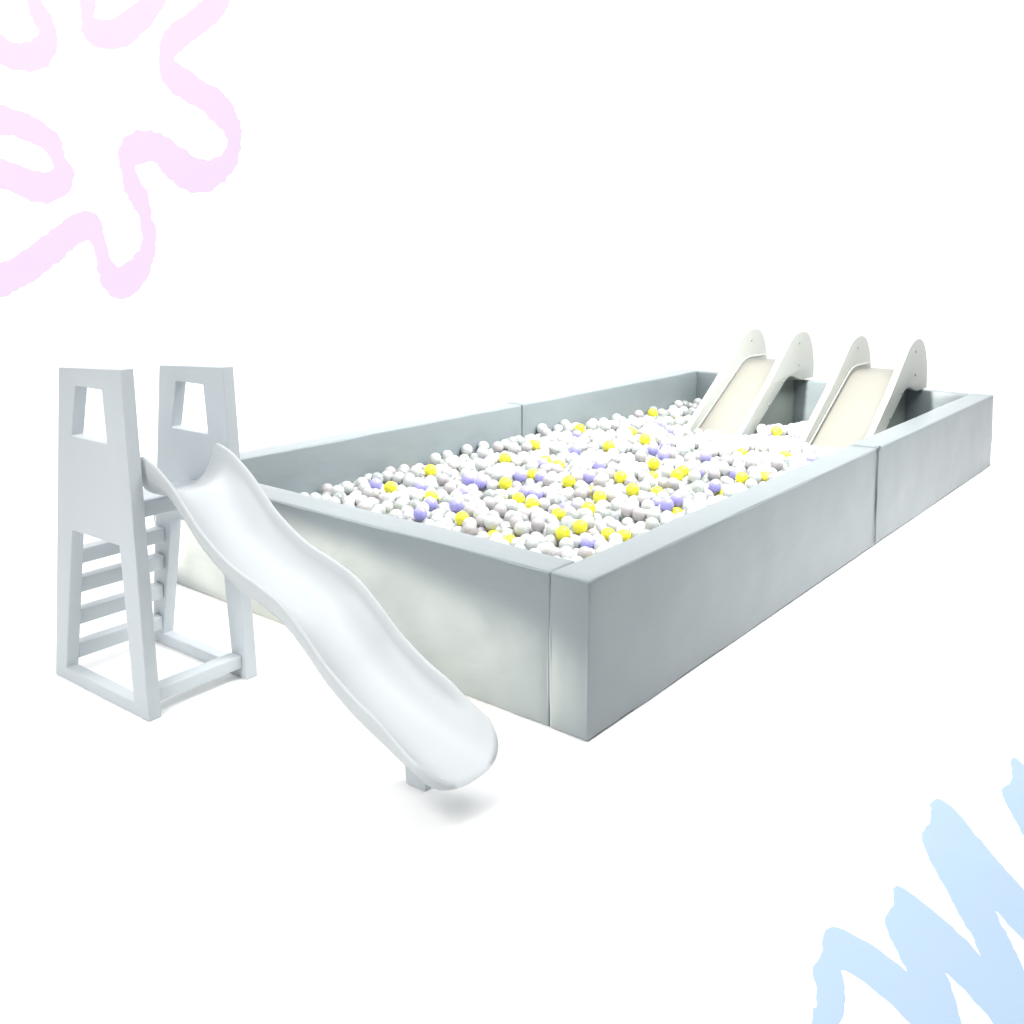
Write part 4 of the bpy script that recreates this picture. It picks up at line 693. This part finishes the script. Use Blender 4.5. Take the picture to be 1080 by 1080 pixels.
340,1054,276,0, 388,1349,292,4, 361,1381,227,0, 362,1457,228,0, 357,1724,295,5, 387,1802,288,0, 339,1862,297,0, 388,2006,294,5, 364,2046,231,0, 363,2348,284,1,
369,2449,281,1, 364,2543,285,5, 355,2577,214,3, 494,209,252,5, 510,281,250,1, 444,403,245,0, 458,445,308,0, 447,518,304,0, 468,595,285,0, 417,709,233,0,
442,765,277,0, 464,854,270,0, 439,927,289,5, 464,1019,238,3, 425,1153,233,3, 476,1209,239,0, 432,1526,298,5, 430,1609,292,2, 428,1690,292,0, 438,1809,230,0,
486,1871,233,4, 463,1946,291,0, 463,2030,299,0, 461,2111,301,0, 470,2190,295,0, 484,2298,239,1, 473,2397,265,0, 492,2499,234,3, 595,209,315,0, 569,291,293,0,
544,387,311,0, 531,460,306,4, 518,540,310,0, 533,621,310,1, 544,691,285,5, 502,795,242,0, 574,891,325,0, 493,950,241,0, 540,1029,310,0, 466,1166,301,0,
534,1258,243,5, 520,1320,315,0, 531,1481,236,0, 510,1529,293,5, 505,1626,300,0, 504,1704,302,4, 530,1857,296,0, 541,1947,301,4, 541,2030,308,0, 539,2115,311,0,
560,2397,308,3, 545,2559,234,3, 530,2638,307,0, 635,322,315,0, 623,417,295,0, 599,491,312,4, 616,585,293,0, 602,655,316,1, 607,770,311,0, 602,821,255,0,
637,1021,296,4, 595,1113,318,3, 612,1193,306,3, 634,1298,299,0, 587,1358,310,3, 569,1469,302,3, 568,1580,299,0, 614,1811,307,5, 610,1910,295,0, 616,2007,313,0,
612,2086,317,0, 598,2167,320,4, 636,2422,309,0, 593,2512,307,0, 624,2544,240,0, 679,2638,280,0, 746,209,306,0, 731,282,313,0, 692,425,323,3, 657,524,277,0,
672,626,326,0, 732,724,269,0, 707,773,321,0, 640,857,309,3, 702,945,329,0, 708,1065,264,0, 731,1139,263,2, 727,1340,252,3, 651,1354,247,3, 635,1517,295,0,
640,1612,301,3, 690,1765,312,0, 675,1860,299,4, 702,1959,314,0, 662,2159,260,0, 607,2263,318,0, 720,2328,274,0, 744,2638,233,0, 775,258,257,0, 770,333,259,0,
756,398,294,2, 825,518,268,0, 785,582,269,0, 832,662,273,0, 750,931,272,0, 772,1004,271,0, 773,1271,305,0, 803,1322,255,5, 717,1463,308,1, 709,1542,302,0,
718,1610,265,0, 753,1666,310,0, 786,1790,254,2, 827,2082,272,0, 790,2236,268,0, 798,2339,262,0, 807,2485,300,5, 771,2532,246,0, 952,209,320,0, 872,255,299,0,
881,327,321,5, 873,402,330,0, 900,522,270,0, 931,952,270,0, 843,1034,269,5, 887,1191,260,1, 850,1304,313,0, 839,1500,250,0, 850,1741,256,0, 811,1860,287,0,
828,2003,270,0, 876,2359,257,0, 906,2637,223,0, 1029,242,314,0, 968,357,264,0, 943,418,300,3, 1048,507,270,0, 990,632,273,0, 944,1102,263,3, 926,1898,268,1,
1040,2128,269,0, 1102,320,318,0, 1053,405,327,3, 1094,471,330,0, 1061,582,271,0, 1137,578,268,3, 1022,1787,269,0, 1101,2340,240,0, 1067,2551,278,0, 1082,2637,277,0,
1135,364,265,3, 1175,487,322,0, 1222,565,329,0, 1172,722,264,0, 1157,1254,309,3, 1063,1435,299,0, 1158,1640,275,5, 1161,2023,271,4, 1182,2343,232,0, 1172,2424,224,3,
1211,362,264,0, 1278,401,262,0, 1317,467,258,0, 1237,598,261,0, 1247,973,258,0, 1209,1010,316,0, 1160,1566,305,5, 1240,2035,266,0, 1223,2239,301,0, 1226,2399,280,0,
1271,2497,269,0, 1394,210,260,0, 1336,349,313,4, 1397,422,317,0, 1360,490,318,1, 1334,600,284,0, 1321,1047,261,0, 1282,1543,282,0, 1367,1868,273,5, 1433,272,281,5,
1433,354,316,0, 1460,503,247,3, 1476,607,299,0, 1441,653,247,5, 1445,1096,292,0, 1426,1170,275,0, 1428,1370,287,0, 1453,1526,291,5, 1382,1707,284,0, 1394,1791,278,0,
1494,1958,257,0, 1463,2222,297,5, 1444,2471,279,0, 1423,2636,248,0, 1516,275,280,1, 1509,369,309,3, 1515,523,309,0, 1553,598,298,4, 1493,793,250,0, 1444,983,322,0,
1505,1182,282,4, 1535,1255,289,0, 1514,1578,289,1, 1504,2248,227,0, 1511,2636,215,0, 1626,211,250,1, 1548,344,247,1, 1559,445,302,5, 1592,516,306,0, 1630,586,298,0,
1587,1080,320,0, 1608,1224,290,2, 1610,2153,296,0, 1613,2483,290,0, 1593,2564,290,0, 1635,2636,297,0, 1668,211,315,3, 1665,277,244,0, 1627,342,264,3, 1638,437,297,0,
1670,508,305,4, 1675,627,242,0, 1650,1116,285,0, 1673,1351,294,0, 1673,1432,293,3, 1756,1634,274,0, 1737,1867,321,5, 1696,2273,292,0, 1713,2603,290,0, 1748,211,310,0,
1799,275,302,4, 1704,337,275,0, 1721,428,293,0, 1748,501,306,0, 1786,570,300,0, 1751,1408,290,3, 1789,1789,260,0, 1812,1835,324,0, 1692,2521,285,0, 1797,2604,293,1,
1841,211,317,0, 1880,277,306,4, 1805,418,286,0, 1854,458,239,0, 1825,971,280,3, 1846,1416,295,5, 1901,1565,270,0, 1921,289,240,0, 1921,344,315,1, 1907,482,312,0,
1946,558,315,0, 1931,1069,284,0, 1980,1136,283,3, 1980,1390,274,1, 1889,1960,315,0, 2012,211,244,0, 2041,271,287,3, 2000,351,315,2, 1955,419,313,2, 2074,522,260,0,
2096,859,276,1, 2003,1216,279,0, 1987,1958,324,1, 1945,2456,238,4, 2080,211,326,2, 2093,311,330,4, 2107,386,310,3, 2034,423,309,0, 2142,562,268,0, 2101,1527,317,0,
2109,1731,263,0, 2122,1880,314,3, 2129,2106,271,0, 2028,2412,243,5, 2078,2472,307,5, 2154,266,308,5, 2181,324,260,0, 2169,402,262,0, 2225,530,272,0, 2207,608,273,0,
2196,1406,322,0, 2188,1569,330,0, 2205,1772,294,0, 2143,2271,258,4, 2195,2343,311,0, 2258,2481,259,0, 2158,2584,282,4, 2288,212,334,2, 2223,291,339,0, 2321,348,274,5,
2232,450,271,0, 2336,555,326,0, 2284,1151,304,5, 2278,1415,316,0, 2265,1497,318,0, 2318,1771,313,2, 2336,1872,277,0, 2265,2024,278,0, 2321,2237,299,0, 2368,212,342,0,
2306,289,326,0, 2361,445,346,3, 2414,538,331,4, 2423,767,268,0, 2452,831,311,0, 2407,998,325,1, 2371,1157,308,0, 2360,1400,319,3, 2420,1488,324,3, 2373,1722,273,3,
2349,2014,280,0, 2462,212,341,2, 2430,284,327,0, 2464,574,278,0, 2501,788,263,0, 2503,1034,250,5, 2455,1399,302,0, 2555,1511,265,0, 2523,1589,310,0, 2442,1675,286,0,
2558,1795,276,5, 2536,2006,276,1, 2504,2216,261,0, 2599,212,287,0, 2570,347,286,0, 2618,374,345,0, 2618,457,354,0, 2600,637,269,0, 2547,1072,311,0, 2562,1325,324,4,
2638,1783,302,0, 2644,293,350,0, 2731,382,282,0, 2675,513,343,0, 2633,574,310,0, 2627,1094,316,5, 2660,1686,330,0, 2725,1825,269,4, 2631,2131,267,0, 2748,213,288,4,
2748,475,335,0, 2804,644,323,5, 2748,969,254,0, 2803,1184,311,0, 2837,1378,309,0, 2753,1707,329,3, 2778,2066,266,0, 2748,2391,252,3, 2843,213,331,4, 2857,314,329,0,
2866,394,343,0, 2866,481,343,2, 2898,569,323,1, 2842,686,263,0, 2831,852,259,0, 2861,1151,260,4, 2848,1234,261,5, 2817,1312,261,2, 2825,1829,263,2, 2811,2146,265,0,
2837,2307,260,5, 2757,2542,314,0, 2865,2634,247,0, 2973,213,359,5, 2963,285,309,4, 3022,418,309,0, 2992,493,327,5, 2979,574,336,0, 2972,657,329,5, 2972,739,317,0,
2914,857,263,0, 2930,926,307,4, 2917,1116,312,0, 2927,1263,262,0, 2973,1424,258,0, 2971,1595,254,0, 2913,2355,264,4, 2890,2418,320,0, 2862,2533,310,0, 3036,275,274,2,
3129,361,337,0, 3080,467,343,0, 3052,497,271,0, 3098,630,274,5, 2991,982,266,2, 3011,1819,309,0, 3075,2138,309,0, 2978,2634,251,3, 3229,274,270,3, 3208,342,326,5,
3170,392,273,0, 3194,522,331,3, 3097,781,325,0, 3148,826,276,2, 3091,1151,264,0, 3105,1640,304,5, 3098,1820,306,2, 3165,1999,289,0, 3163,2149,278,0, 3101,2214,276,1,
3145,2290,277,5, 3169,2514,309,0, 3327,259,323,5, 3302,369,338,0, 3246,430,346,2, 3247,559,280,0, 3285,905,276,4, 3201,1047,269,2, 3248,1198,258,0, 3216,1306,313,3,
3236,1620,246,5, 3184,1918,315,0, 3369,213,269,0, 3422,349,325,0, 3300,457,279,1, 3304,1231,313,0, 3384,1308,317,0, 3339,1346,247,0, 3276,1574,309,0, 3323,1615,248,0,
3279,1745,316,4, 3379,2037,296,0, 3275,2279,279,0, 3378,2395,265,0, 3334,2472,259,0, 3321,2633,314,3, 3500,370,280,0, 3508,453,282,0, 3398,583,284,0, 3473,620,283,0,
3368,761,282,0, 3393,1223,315,5, 3452,1472,307,0, 3374,1916,335,0, 3462,2063,284,0, 3481,2149,280,5, 3466,2386,259,0, 3510,2462,267,5, 3629,297,278,0, 3594,465,281,0,
3536,777,275,0, 3551,860,270,2, 3537,944,265,0, 3559,1304,317,0, 3547,1565,314,0, 3596,1882,280,0, 3520,1997,283,0, 3597,2181,270,0, 3603,2269,259,2, 3577,2508,306,5,
3721,301,276,1, 3741,374,326,0, 3678,453,278,3, 3593,549,281,0, 3650,612,276,0, 3754,751,262,0, 3706,922,260,0, 3604,1522,264,2, 3742,1922,278,1, 3636,2064,277,3,
3724,2074,270,5, 3681,2152,266,0, 3709,2476,298,5, 3693,2564,291,0, 3743,214,275,5, 3859,345,328,3, 3862,505,262,0, 3842,605,260,0, 3789,900,259,3, 3663,1134,319,0,
3697,1267,262,0, 3727,1506,311,0, 3681,1843,280,0, 3749,2633,307,1, 3914,214,268,0, 3971,413,319,0, 3920,502,324,2, 3926,592,254,2, 3756,1118,328,4, 3838,1296,276,0,
3788,1452,278,0, 3927,1705,283,2, 3980,1845,271,5, 3945,2245,301,0, 3861,2364,230,5, 4040,290,256,0, 3995,362,256,0, 4091,505,311,0, 4139,583,312,0, 4108,696,251,0,
3953,903,260,3, 3926,1186,331,3, 3976,1241,285,0, 3870,1377,283,0, 4033,2262,295,5, 3902,2633,270,4, 4135,243,320,5, 4173,320,315,0, 4141,414,308,5, 4246,1759,266,0,
4190,1919,256,0, 4359,1976,264,0, 4197,2097,248,0, 4118,2282,316,1, 4055,2632,291,1, 4175,215,250,5, 4224,435,311,1, 4133,925,272,0, 4178,2185,241,0, 4156,2292,234,2,
4223,245,314,4, 4306,418,294,5, 4321,549,244,0, 4242,2580,292,0, 4338,287,283,2, 4395,398,262,0, 4296,2379,288,0, 4485,287,258,0, 4338,687,257,0, 4417,2291,241,0,
4404,2466,231,0, 4507,2567,272,0, 4569,268,283,0, 4552,336,233,5, 4493,2490,224,0, 4656,215,303,0, 4717,315,231,2, 4610,380,281,2, 4637,2389,266,0, 4789,216,226,4,
4787,288,275,0, 4924,253,292,4, 4902,380,227,0, 4858,456,231,0, 4997,301,297,0, 4948,303,224,0, 4999,451,294,1, 4996,1374,213,1, 5026,2405,251,4, 5035,302,217,4,
5167,378,200,4, 5087,432,281,0, 5135,1293,196,1, 5115,2431,238,3, 5114,246,281,0, 5210,456,191,0, 5131,1454,203,0, 5240,216,198,0, 5299,301,187,0, 5325,421,258,4,
5309,2240,241,0, 5271,2536,237,5, 5385,217,259,0, 5484,217,233,0, 5570,1221,148,4, 5550,1392,193,3, 5487,2450,157,4, 5441,2589,233,4, 5572,217,247,0, 5539,299,231,2,
5624,455,230,4, 5617,1365,135,3, 5528,2630,237,0, 5700,217,234,0, 5634,279,226,0, 5729,1280,172,3, 5695,2392,227,1, 5610,2610,184,3, 5790,217,232,0, 5789,339,231,0,
5781,2527,228,0, 5775,2625,214,4, 5880,347,229,0, 5879,451,162,0, 5879,1262,118,0, 5878,2434,214,0, 208,209,318,0, 209,414,286,3, 209,509,298,0, 251,663,347,2,
209,730,281,0, 214,804,275,3, 228,844,336,4, 209,953,271,0, 209,1067,326,1, 210,1199,279,0, 266,1306,333,0, 278,1381,329,0, 244,1420,274,0, 242,1609,339,3,
210,1721,309,5, 264,1818,352,0, 211,1866,225,3, 243,1943,352,3, 211,2013,365,0, 223,2138,311,0, 238,2253,345,0, 232,2332,343,0, 231,2410,339,0, 211,2522,268,0,
216,2603,262,3, 308,277,315,0, 268,358,286,0, 273,546,294,0, 329,584,323,5, 323,661,330,0, 283,771,282,2, 326,883,320,2, 294,994,274,2, 285,1046,327,0,
317,1119,314,0, 332,1202,330,0, 343,1311,341,0, 286,1493,288,0, 321,1609,346,0, 286,1719,325,4, 312,1787,300,5, 291,1924,295,0, 273,2051,337,0, 328,2141,340,0,
338,2218,336,4, 338,2297,339,0, 302,2413,304,0, 308,2492,308,0, 331,2602,327,4, 375,248,312,0, 382,399,333,4, 392,472,327,0, 388,544,342,0, 434,644,330,0,
415,716,327,0, 397,788,332,0, 396,866,300,1, 345,853,222,0, 356,954,291,0, 389,1118,292,0, 396,1193,290,5, 359,1259,287,5, 396,1425,297,3, 363,1494,295,0,
363,1570,295,3, 364,1648,295,0, 390,1879,354,0, 380,1929,295,0, 412,2046,356,0, 386,2086,294,0, 381,2171,291,4, 389,2257,291,0, 415,2397,318,0, 377,2494,346,0,
416,2597,312,0, 366,2638,265,0, 501,241,317,2, 439,298,312,0, 471,372,307,0, 466,569,355,0, 468,811,332,5, 499,895,323,0, 475,991,307,0, 404,1012,289,0,
455,1092,266,4, 468,1276,276,0, 464,1367,290,0, 477,1459,288,4, 453,1649,353,0, 416,1751,339,0, 472,1774,290,0, 432,1866,289,0, 494,1983,353,5, 427,2159,354,5,
453,2254,337,5, 447,2326,304,0, 498,2460,306,0, 433,2502,290,0, 479,2593,263,4, 560,257,358,0, 509,313,332,3, 582,432,355,4, 548,501,366,5, 584,597,360,1,
563,723,350,0, 511,755,305,0, 540,954,301,5, 519,1105,310,4, 537,1196,287,3, 568,1261,312,0, 597,1306,366,1, 526,1406,312,4, 472,1572,345,0, 551,1620,363,0,
563,1713,352,0, 549,1768,298,0, 562,1896,356,5, 571,1974,368,0, 539,2221,320,2, 524,2310,307,0, 559,2460,357,0, 517,2537,306,4, 657,249,312,0, 575,337,357,0,
649,471,364,0, 635,543,351,4, 657,707,320,0, 540,829,298,4, 629,946,307,4, 593,995,353,0, 666,1086,325,1, 686,1160,321,1, 677,1238,321,0, 655,1358,347,5,
617,1562,357,0, 576,1657,300,0, 619,1733,302,2, 666,1818,365,0, 658,1910,358,0, 698,2121,320,5, 665,2209,322,0, 572,2284,249,5, 653,2345,316,1, 660,2492,346,0,
597,2595,296,4, 722,2581,318,3, 703,351,320,0, 734,487,326,5, 705,559,328,5, 763,792,274,0, 725,873,315,0, 723,1024,327,0, 741,1102,329,0, 745,1215,259,0,
708,1309,320,3, 719,1385,314,0, 639,1414,295,0, 652,1466,352,0, 706,1609,342,2, 676,1680,314,0, 745,1819,325,0, 749,1898,332,1, 702,2038,317,0, 741,2163,268,0,
711,2237,263,3, 748,2272,325,0, 713,2436,323,0, 682,2497,269,0, 817,209,329,3, 806,283,320,0, 812,358,323,0, 826,459,315,0, 859,540,331,0, 779,701,324,0,
782,1516,315,2, 765,1743,321,5, 739,1853,254,0, 783,2040,324,0, 746,2084,269,0, 780,2391,320,4, 797,2594,291,2, 887,210,357,0, 951,284,325,3, 897,473,337,5,
950,526,330,0, 930,594,301,1, 887,889,273,0, 1027,317,318,0, 966,357,339,0, 1014,470,326,0, 998,1931,272,0, 1105,245,315,4, 1095,367,378,5, 1051,448,389,0,
1182,245,316,0, 1179,321,319,3, 1135,407,328,2, 1251,491,335,0, 1100,547,327,3, 1154,1346,264,0, 1272,262,311,2, 1218,286,263,0, 1224,416,317,0, 1298,552,332,4,
1249,723,259,5, 1302,2316,287,4, 1346,269,270,0, 1287,318,262,0, 1320,423,322,0, 1384,2323,287,0, 1437,210,327,5, 1381,291,335,0, 1468,447,299,0, 1439,539,312,0,
1478,1654,285,0, 1513,210,322,5, 1475,295,342,0, 1470,490,364,0, 1590,236,314,0, 1585,375,321,0, 1604,463,362,5, 1572,785,250,0, 1646,290,318,2, 1662,371,332,0,
1685,453,358,0, 1708,580,299,0, 1716,1500,287,0, 1711,244,370,0, 1765,300,367,0, 1774,349,307,0, 1771,442,352,0, 1729,1126,288,0, 1836,269,370,1, 1846,340,337,0,
1877,409,315,1, 1828,489,309,4, 1867,559,299,3, 1921,211,318,4, 1964,279,305,4, 1923,289,371,0, 1914,438,378,5, 1963,499,365,4, 1957,2036,329,3, 2001,211,322,0,
2019,289,360,0, 2055,374,368,5, 2030,501,323,0, 2091,558,329,5, 2144,219,371,5, 2132,359,380,5, 2108,480,327,0, 2174,525,333,3, 2096,942,277,2, 2209,212,326,0,
2192,363,328,3, 2180,442,331,0, 2138,648,272,0, 2241,1094,263,3, 2202,1154,305,0, 2230,2101,275,3, 2242,236,394,0, 2305,425,292,3, 2254,486,339,5, 2377,344,331,0,
2440,350,282,0, 2382,406,279,0, 2442,445,344,0, 2396,1318,325,3, 2539,212,363,0, 2500,282,366,0, 2503,355,332,0, 2539,477,282,3, 2496,534,341,5, 2464,1074,312,2,
2535,1431,300,1, 2433,2005,279,1, 2621,212,364,3, 2569,276,325,4, 2543,424,343,0, 2545,558,277,3, 2701,212,354,0, 2762,265,352,0, 2711,339,354,0, 2688,416,343,0,
2577,526,345,0, 2708,1184,323,2, 2732,301,286,3, 2739,397,403,0, 2770,2634,286,0, 2791,351,360,5, 2806,437,378,1, 2886,651,323,0, 2802,1102,293,5, 2837,1725,320,5,
2904,256,361,4, 2942,356,346,0, 2935,437,351,0, 2985,818,283,4, 2925,1808,320,3, 2913,2634,321,3, 3054,219,345,5, 3029,330,334,2, 3063,393,375,0, 3092,557,313,2,
3065,837,272,0, 3036,1197,310,1, 3012,1261,261,0, 3135,213,342,0, 3099,285,325,3, 3159,446,335,3, 3176,659,278,0, 3167,970,272,5, 3194,1475,311,0, 3208,2074,278,0,
3230,213,330,0, 3257,285,360,0, 3275,508,340,5, 3247,869,341,1, 3197,1819,327,0, 3290,2042,279,5, 3409,249,332,5, 3366,446,328,0, 3370,910,274,3, 3362,1564,306,0,
3285,1918,332,5, 3301,2361,295,3, 3492,237,340,0, 3501,319,345,0, 3455,466,346,0, 3413,689,283,0, 3453,763,280,0, 3473,1300,314,0, 3410,2135,331,0, 3426,2218,278,0,
3472,2277,326,0, 3576,248,337,1, 3543,405,342,3, 3546,504,338,0, 3501,1014,297,0, 3483,1214,312,0, 3546,1652,323,0, 3680,245,322,3, 3786,271,319,0, 3632,415,337,0,
3645,508,333,5, 3683,770,305,4, 3569,1219,317,3, 3664,1919,320,5, 3689,1993,278,0, 3873,239,338,0, 3871,287,269,3, 3818,469,325,0, 3746,609,268,0, 3762,1751,282,5,
3771,1839,279,4, 3748,2198,303,5, 3961,241,333,4, 3955,288,263,0, 3889,424,336,0, 3845,555,329,0, 3850,1513,285,5, 3941,1615,288,0, 3854,1601,286,0, 3893,1830,276,0,
3860,2033,264,0, 3903,2418,288,0, 4047,243,326,1, 4056,412,315,0, 4008,492,323,0, 3983,573,315,0, 3940,988,265,1, 3959,1073,272,3, 3989,1154,281,2, 4021,1315,292,5,
4074,1612,286,0, 4081,1787,270,0, 3997,1759,277,0, 4107,2049,250,0, 3975,2526,290,0, 3972,2612,324,0, 4086,214,257,0, 4088,318,320,0, 4186,511,309,0, 4267,843,270,0,
4181,852,267,0, 4270,1976,253,0, 4210,292,243,0, 4270,528,310,0, 4222,552,243,0, 4266,332,295,0, 4394,527,284,0, 4221,929,278,0, 4369,2128,250,0, 4278,2138,248,4,
4306,215,319,0, 4357,357,328,5, 4374,610,272,5, 4399,232,308,5, 4439,339,309,5, 4459,2116,252,3, 4484,215,307,0, 4520,371,306,0, 4504,457,309,0, 4594,2552,243,0,
4672,319,306,4, 4685,456,298,0, 4620,456,240,3, 4602,2304,257,0, 4744,216,301,0, 4742,370,294,0, 4806,429,297,0, 4816,1371,231,4, 4838,216,299,4, 4858,353,298,0,
4908,452,303,0, 4953,376,299,0, 4992,379,220,5, 4946,456,224,0, 5022,216,293,0, 5080,378,211,4, 5085,330,285,0, 5175,330,274,0, 5176,456,273,0, 5189,2489,243,3,
5203,246,273,0, 5265,310,268,0, 5241,396,275,0, 5223,1454,191,0, 5263,2461,295,0, 5294,225,268,3, 5353,300,258,0, 5401,374,251,0, 5400,1210,197,0, 5314,1454,178,0,
5371,2511,234,0, 5491,373,244,0, 5440,455,245,3, 5445,296,245,2, 5580,378,247,0, 5530,454,241,0, 5642,231,302,5, 5683,355,223,0, 5679,2298,241,3, 5758,424,240,0,
5811,2322,200,0, 5881,217,221,0, 5841,279,275,0, 5863,1452,115,1,
)
arr = np.array(BALLS, dtype=float).reshape(-1, 4)
BCOL = [int(c) for c in arr[:, 3]]
arr[:, :3] /= 1000
arr[:, 3] = (.075 + .0042 * ((arr[:, 0] + 2.82) * .766 + (arr[:, 1] + 1.876) * .643 - 4.2)) / 2 * .985
NB = 300
proto = []
for i in range(6):
    bm = bmesh.new()
    bmesh.ops.create_icosphere(bm, subdivisions=4, radius=1)
    me = bpy.data.meshes.new('ball')
    bm.to_mesh(me); bm.free()
    me.materials.append(BALLMAT[i])
    me.polygons.foreach_set('use_smooth', [True] * len(me.polygons))
    proto.append(me)
ORD = ['first', 'second', 'third', 'fourth', 'fifth', 'sixth', 'seventh', 'eighth', 'ninth', 'tenth', 'eleventh', 'twelfth', 'thirteenth', 'fourteenth', 'fifteenth', 'sixteenth', 'seventeenth', 'eighteenth', 'nineteenth', 'twentieth']
WORD = ['white', 'yellow', 'lavender', 'mauve-grey', 'pale grey', 'clear pearly']
def zone(x, y):
    if x < .75 and y < .75: return 'in the front corner of the pit'
    if x < .75: return 'along the front padded wall'
    if y < .62: return 'along the right long wall'
    if y > 2.2: return 'along the left long wall'
    if x < 1.7: return 'in the front half off the walls'
    return 'in the middle off the walls'
zn = [zone(a[0], a[1]) for a in arr[:NB]]
bucket = {}
for i in range(NB): bucket.setdefault((BCOL[i], zn[i]), []).append(i)
lab = {}
for (c, z), ids in bucket.items():
    ids.sort(key=lambda i: (arr[i][0] - .17) ** 2 + (arr[i][1] - .17) ** 2)
    for r, i in enumerate(ids):
        if len(ids) == 1: lab[i] = ('%s ball, the only one %s' % (WORD[c], z))
        elif c in (1, 2, 5, 4) and r < 20: lab[i] = '%s ball %s, %s from the front corner' % (WORD[c], z.replace('of the pit','').strip(), ORD[r] if r else 'nearest')
        else: lab[i] = 'glossy %s ball %s' % (WORD[c], z)
        lab[i] = lab[i].replace('nearest from', 'nearest to')
for i in range(NB):
    o = bpy.data.objects.new('plastic_ball', proto[BCOL[i]])
    C.objects.link(o)
    o.location = arr[i, :3]
    o.scale = (arr[i, 3],) * 3
    o.rotation_euler = (i * 1.3, i * .7, 0)
    shared = lab[i].startswith('glossy')
    tag(o, lab[i], 'ball', ('%s balls %s' % (WORD[BCOL[i]], zn[i])) if shared else ('%s balls in the pit' % WORD[BCOL[i]]))

rest = arr[NB:]; rc = np.array(BCOL[NB:])
vv, ff, mi = [], [], []
off = 0
NV = 1000
for part_, sub in ((slice(0, NV), 3), (slice(NV, None), 2)):
    bm = bmesh.new(); bmesh.ops.create_icosphere(bm, subdivisions=sub, radius=1)
    V0 = np.array([v.co[:] for v in bm.verts]); F0 = np.array([[v.index for v in f.verts] for f in bm.faces]); bm.free()
    R = rest[part_]; k = len(R)
    vv.append((V0[None] * R[:, 3][:, None, None] + R[:, None, :3]).reshape(-1, 3))
    ff.append((F0[None] + (np.arange(k) * len(V0))[:, None, None]).reshape(-1, 3) + off)
    mi.append(np.repeat(rc[part_], len(F0)))
    off += k * len(V0)
vv = np.concatenate(vv); ff = np.concatenate(ff); mi = np.concatenate(mi)
me = bpy.data.meshes.new('plastic_balls')
me.vertices.add(len(vv)); me.vertices.foreach_set('co', vv.ravel())
me.loops.add(ff.size); me.loops.foreach_set('vertex_index', ff.ravel().astype(np.int32))
me.polygons.add(len(ff)); me.polygons.foreach_set('loop_start', (np.arange(len(ff)) * 3).astype(np.int32))
for m_ in BALLMAT: me.materials.append(m_)
me.polygons.foreach_set('material_index', mi.astype(np.int32))
me.polygons.foreach_set('use_smooth', [True] * len(ff))
me.update(calc_edges=True); me.validate()
o = bpy.data.objects.new('plastic_balls', me)
C.objects.link(o)
tag(o, 'mass of white, grey, yellow and lavender balls filling the rest of the pit', 'balls', kind='stuff')
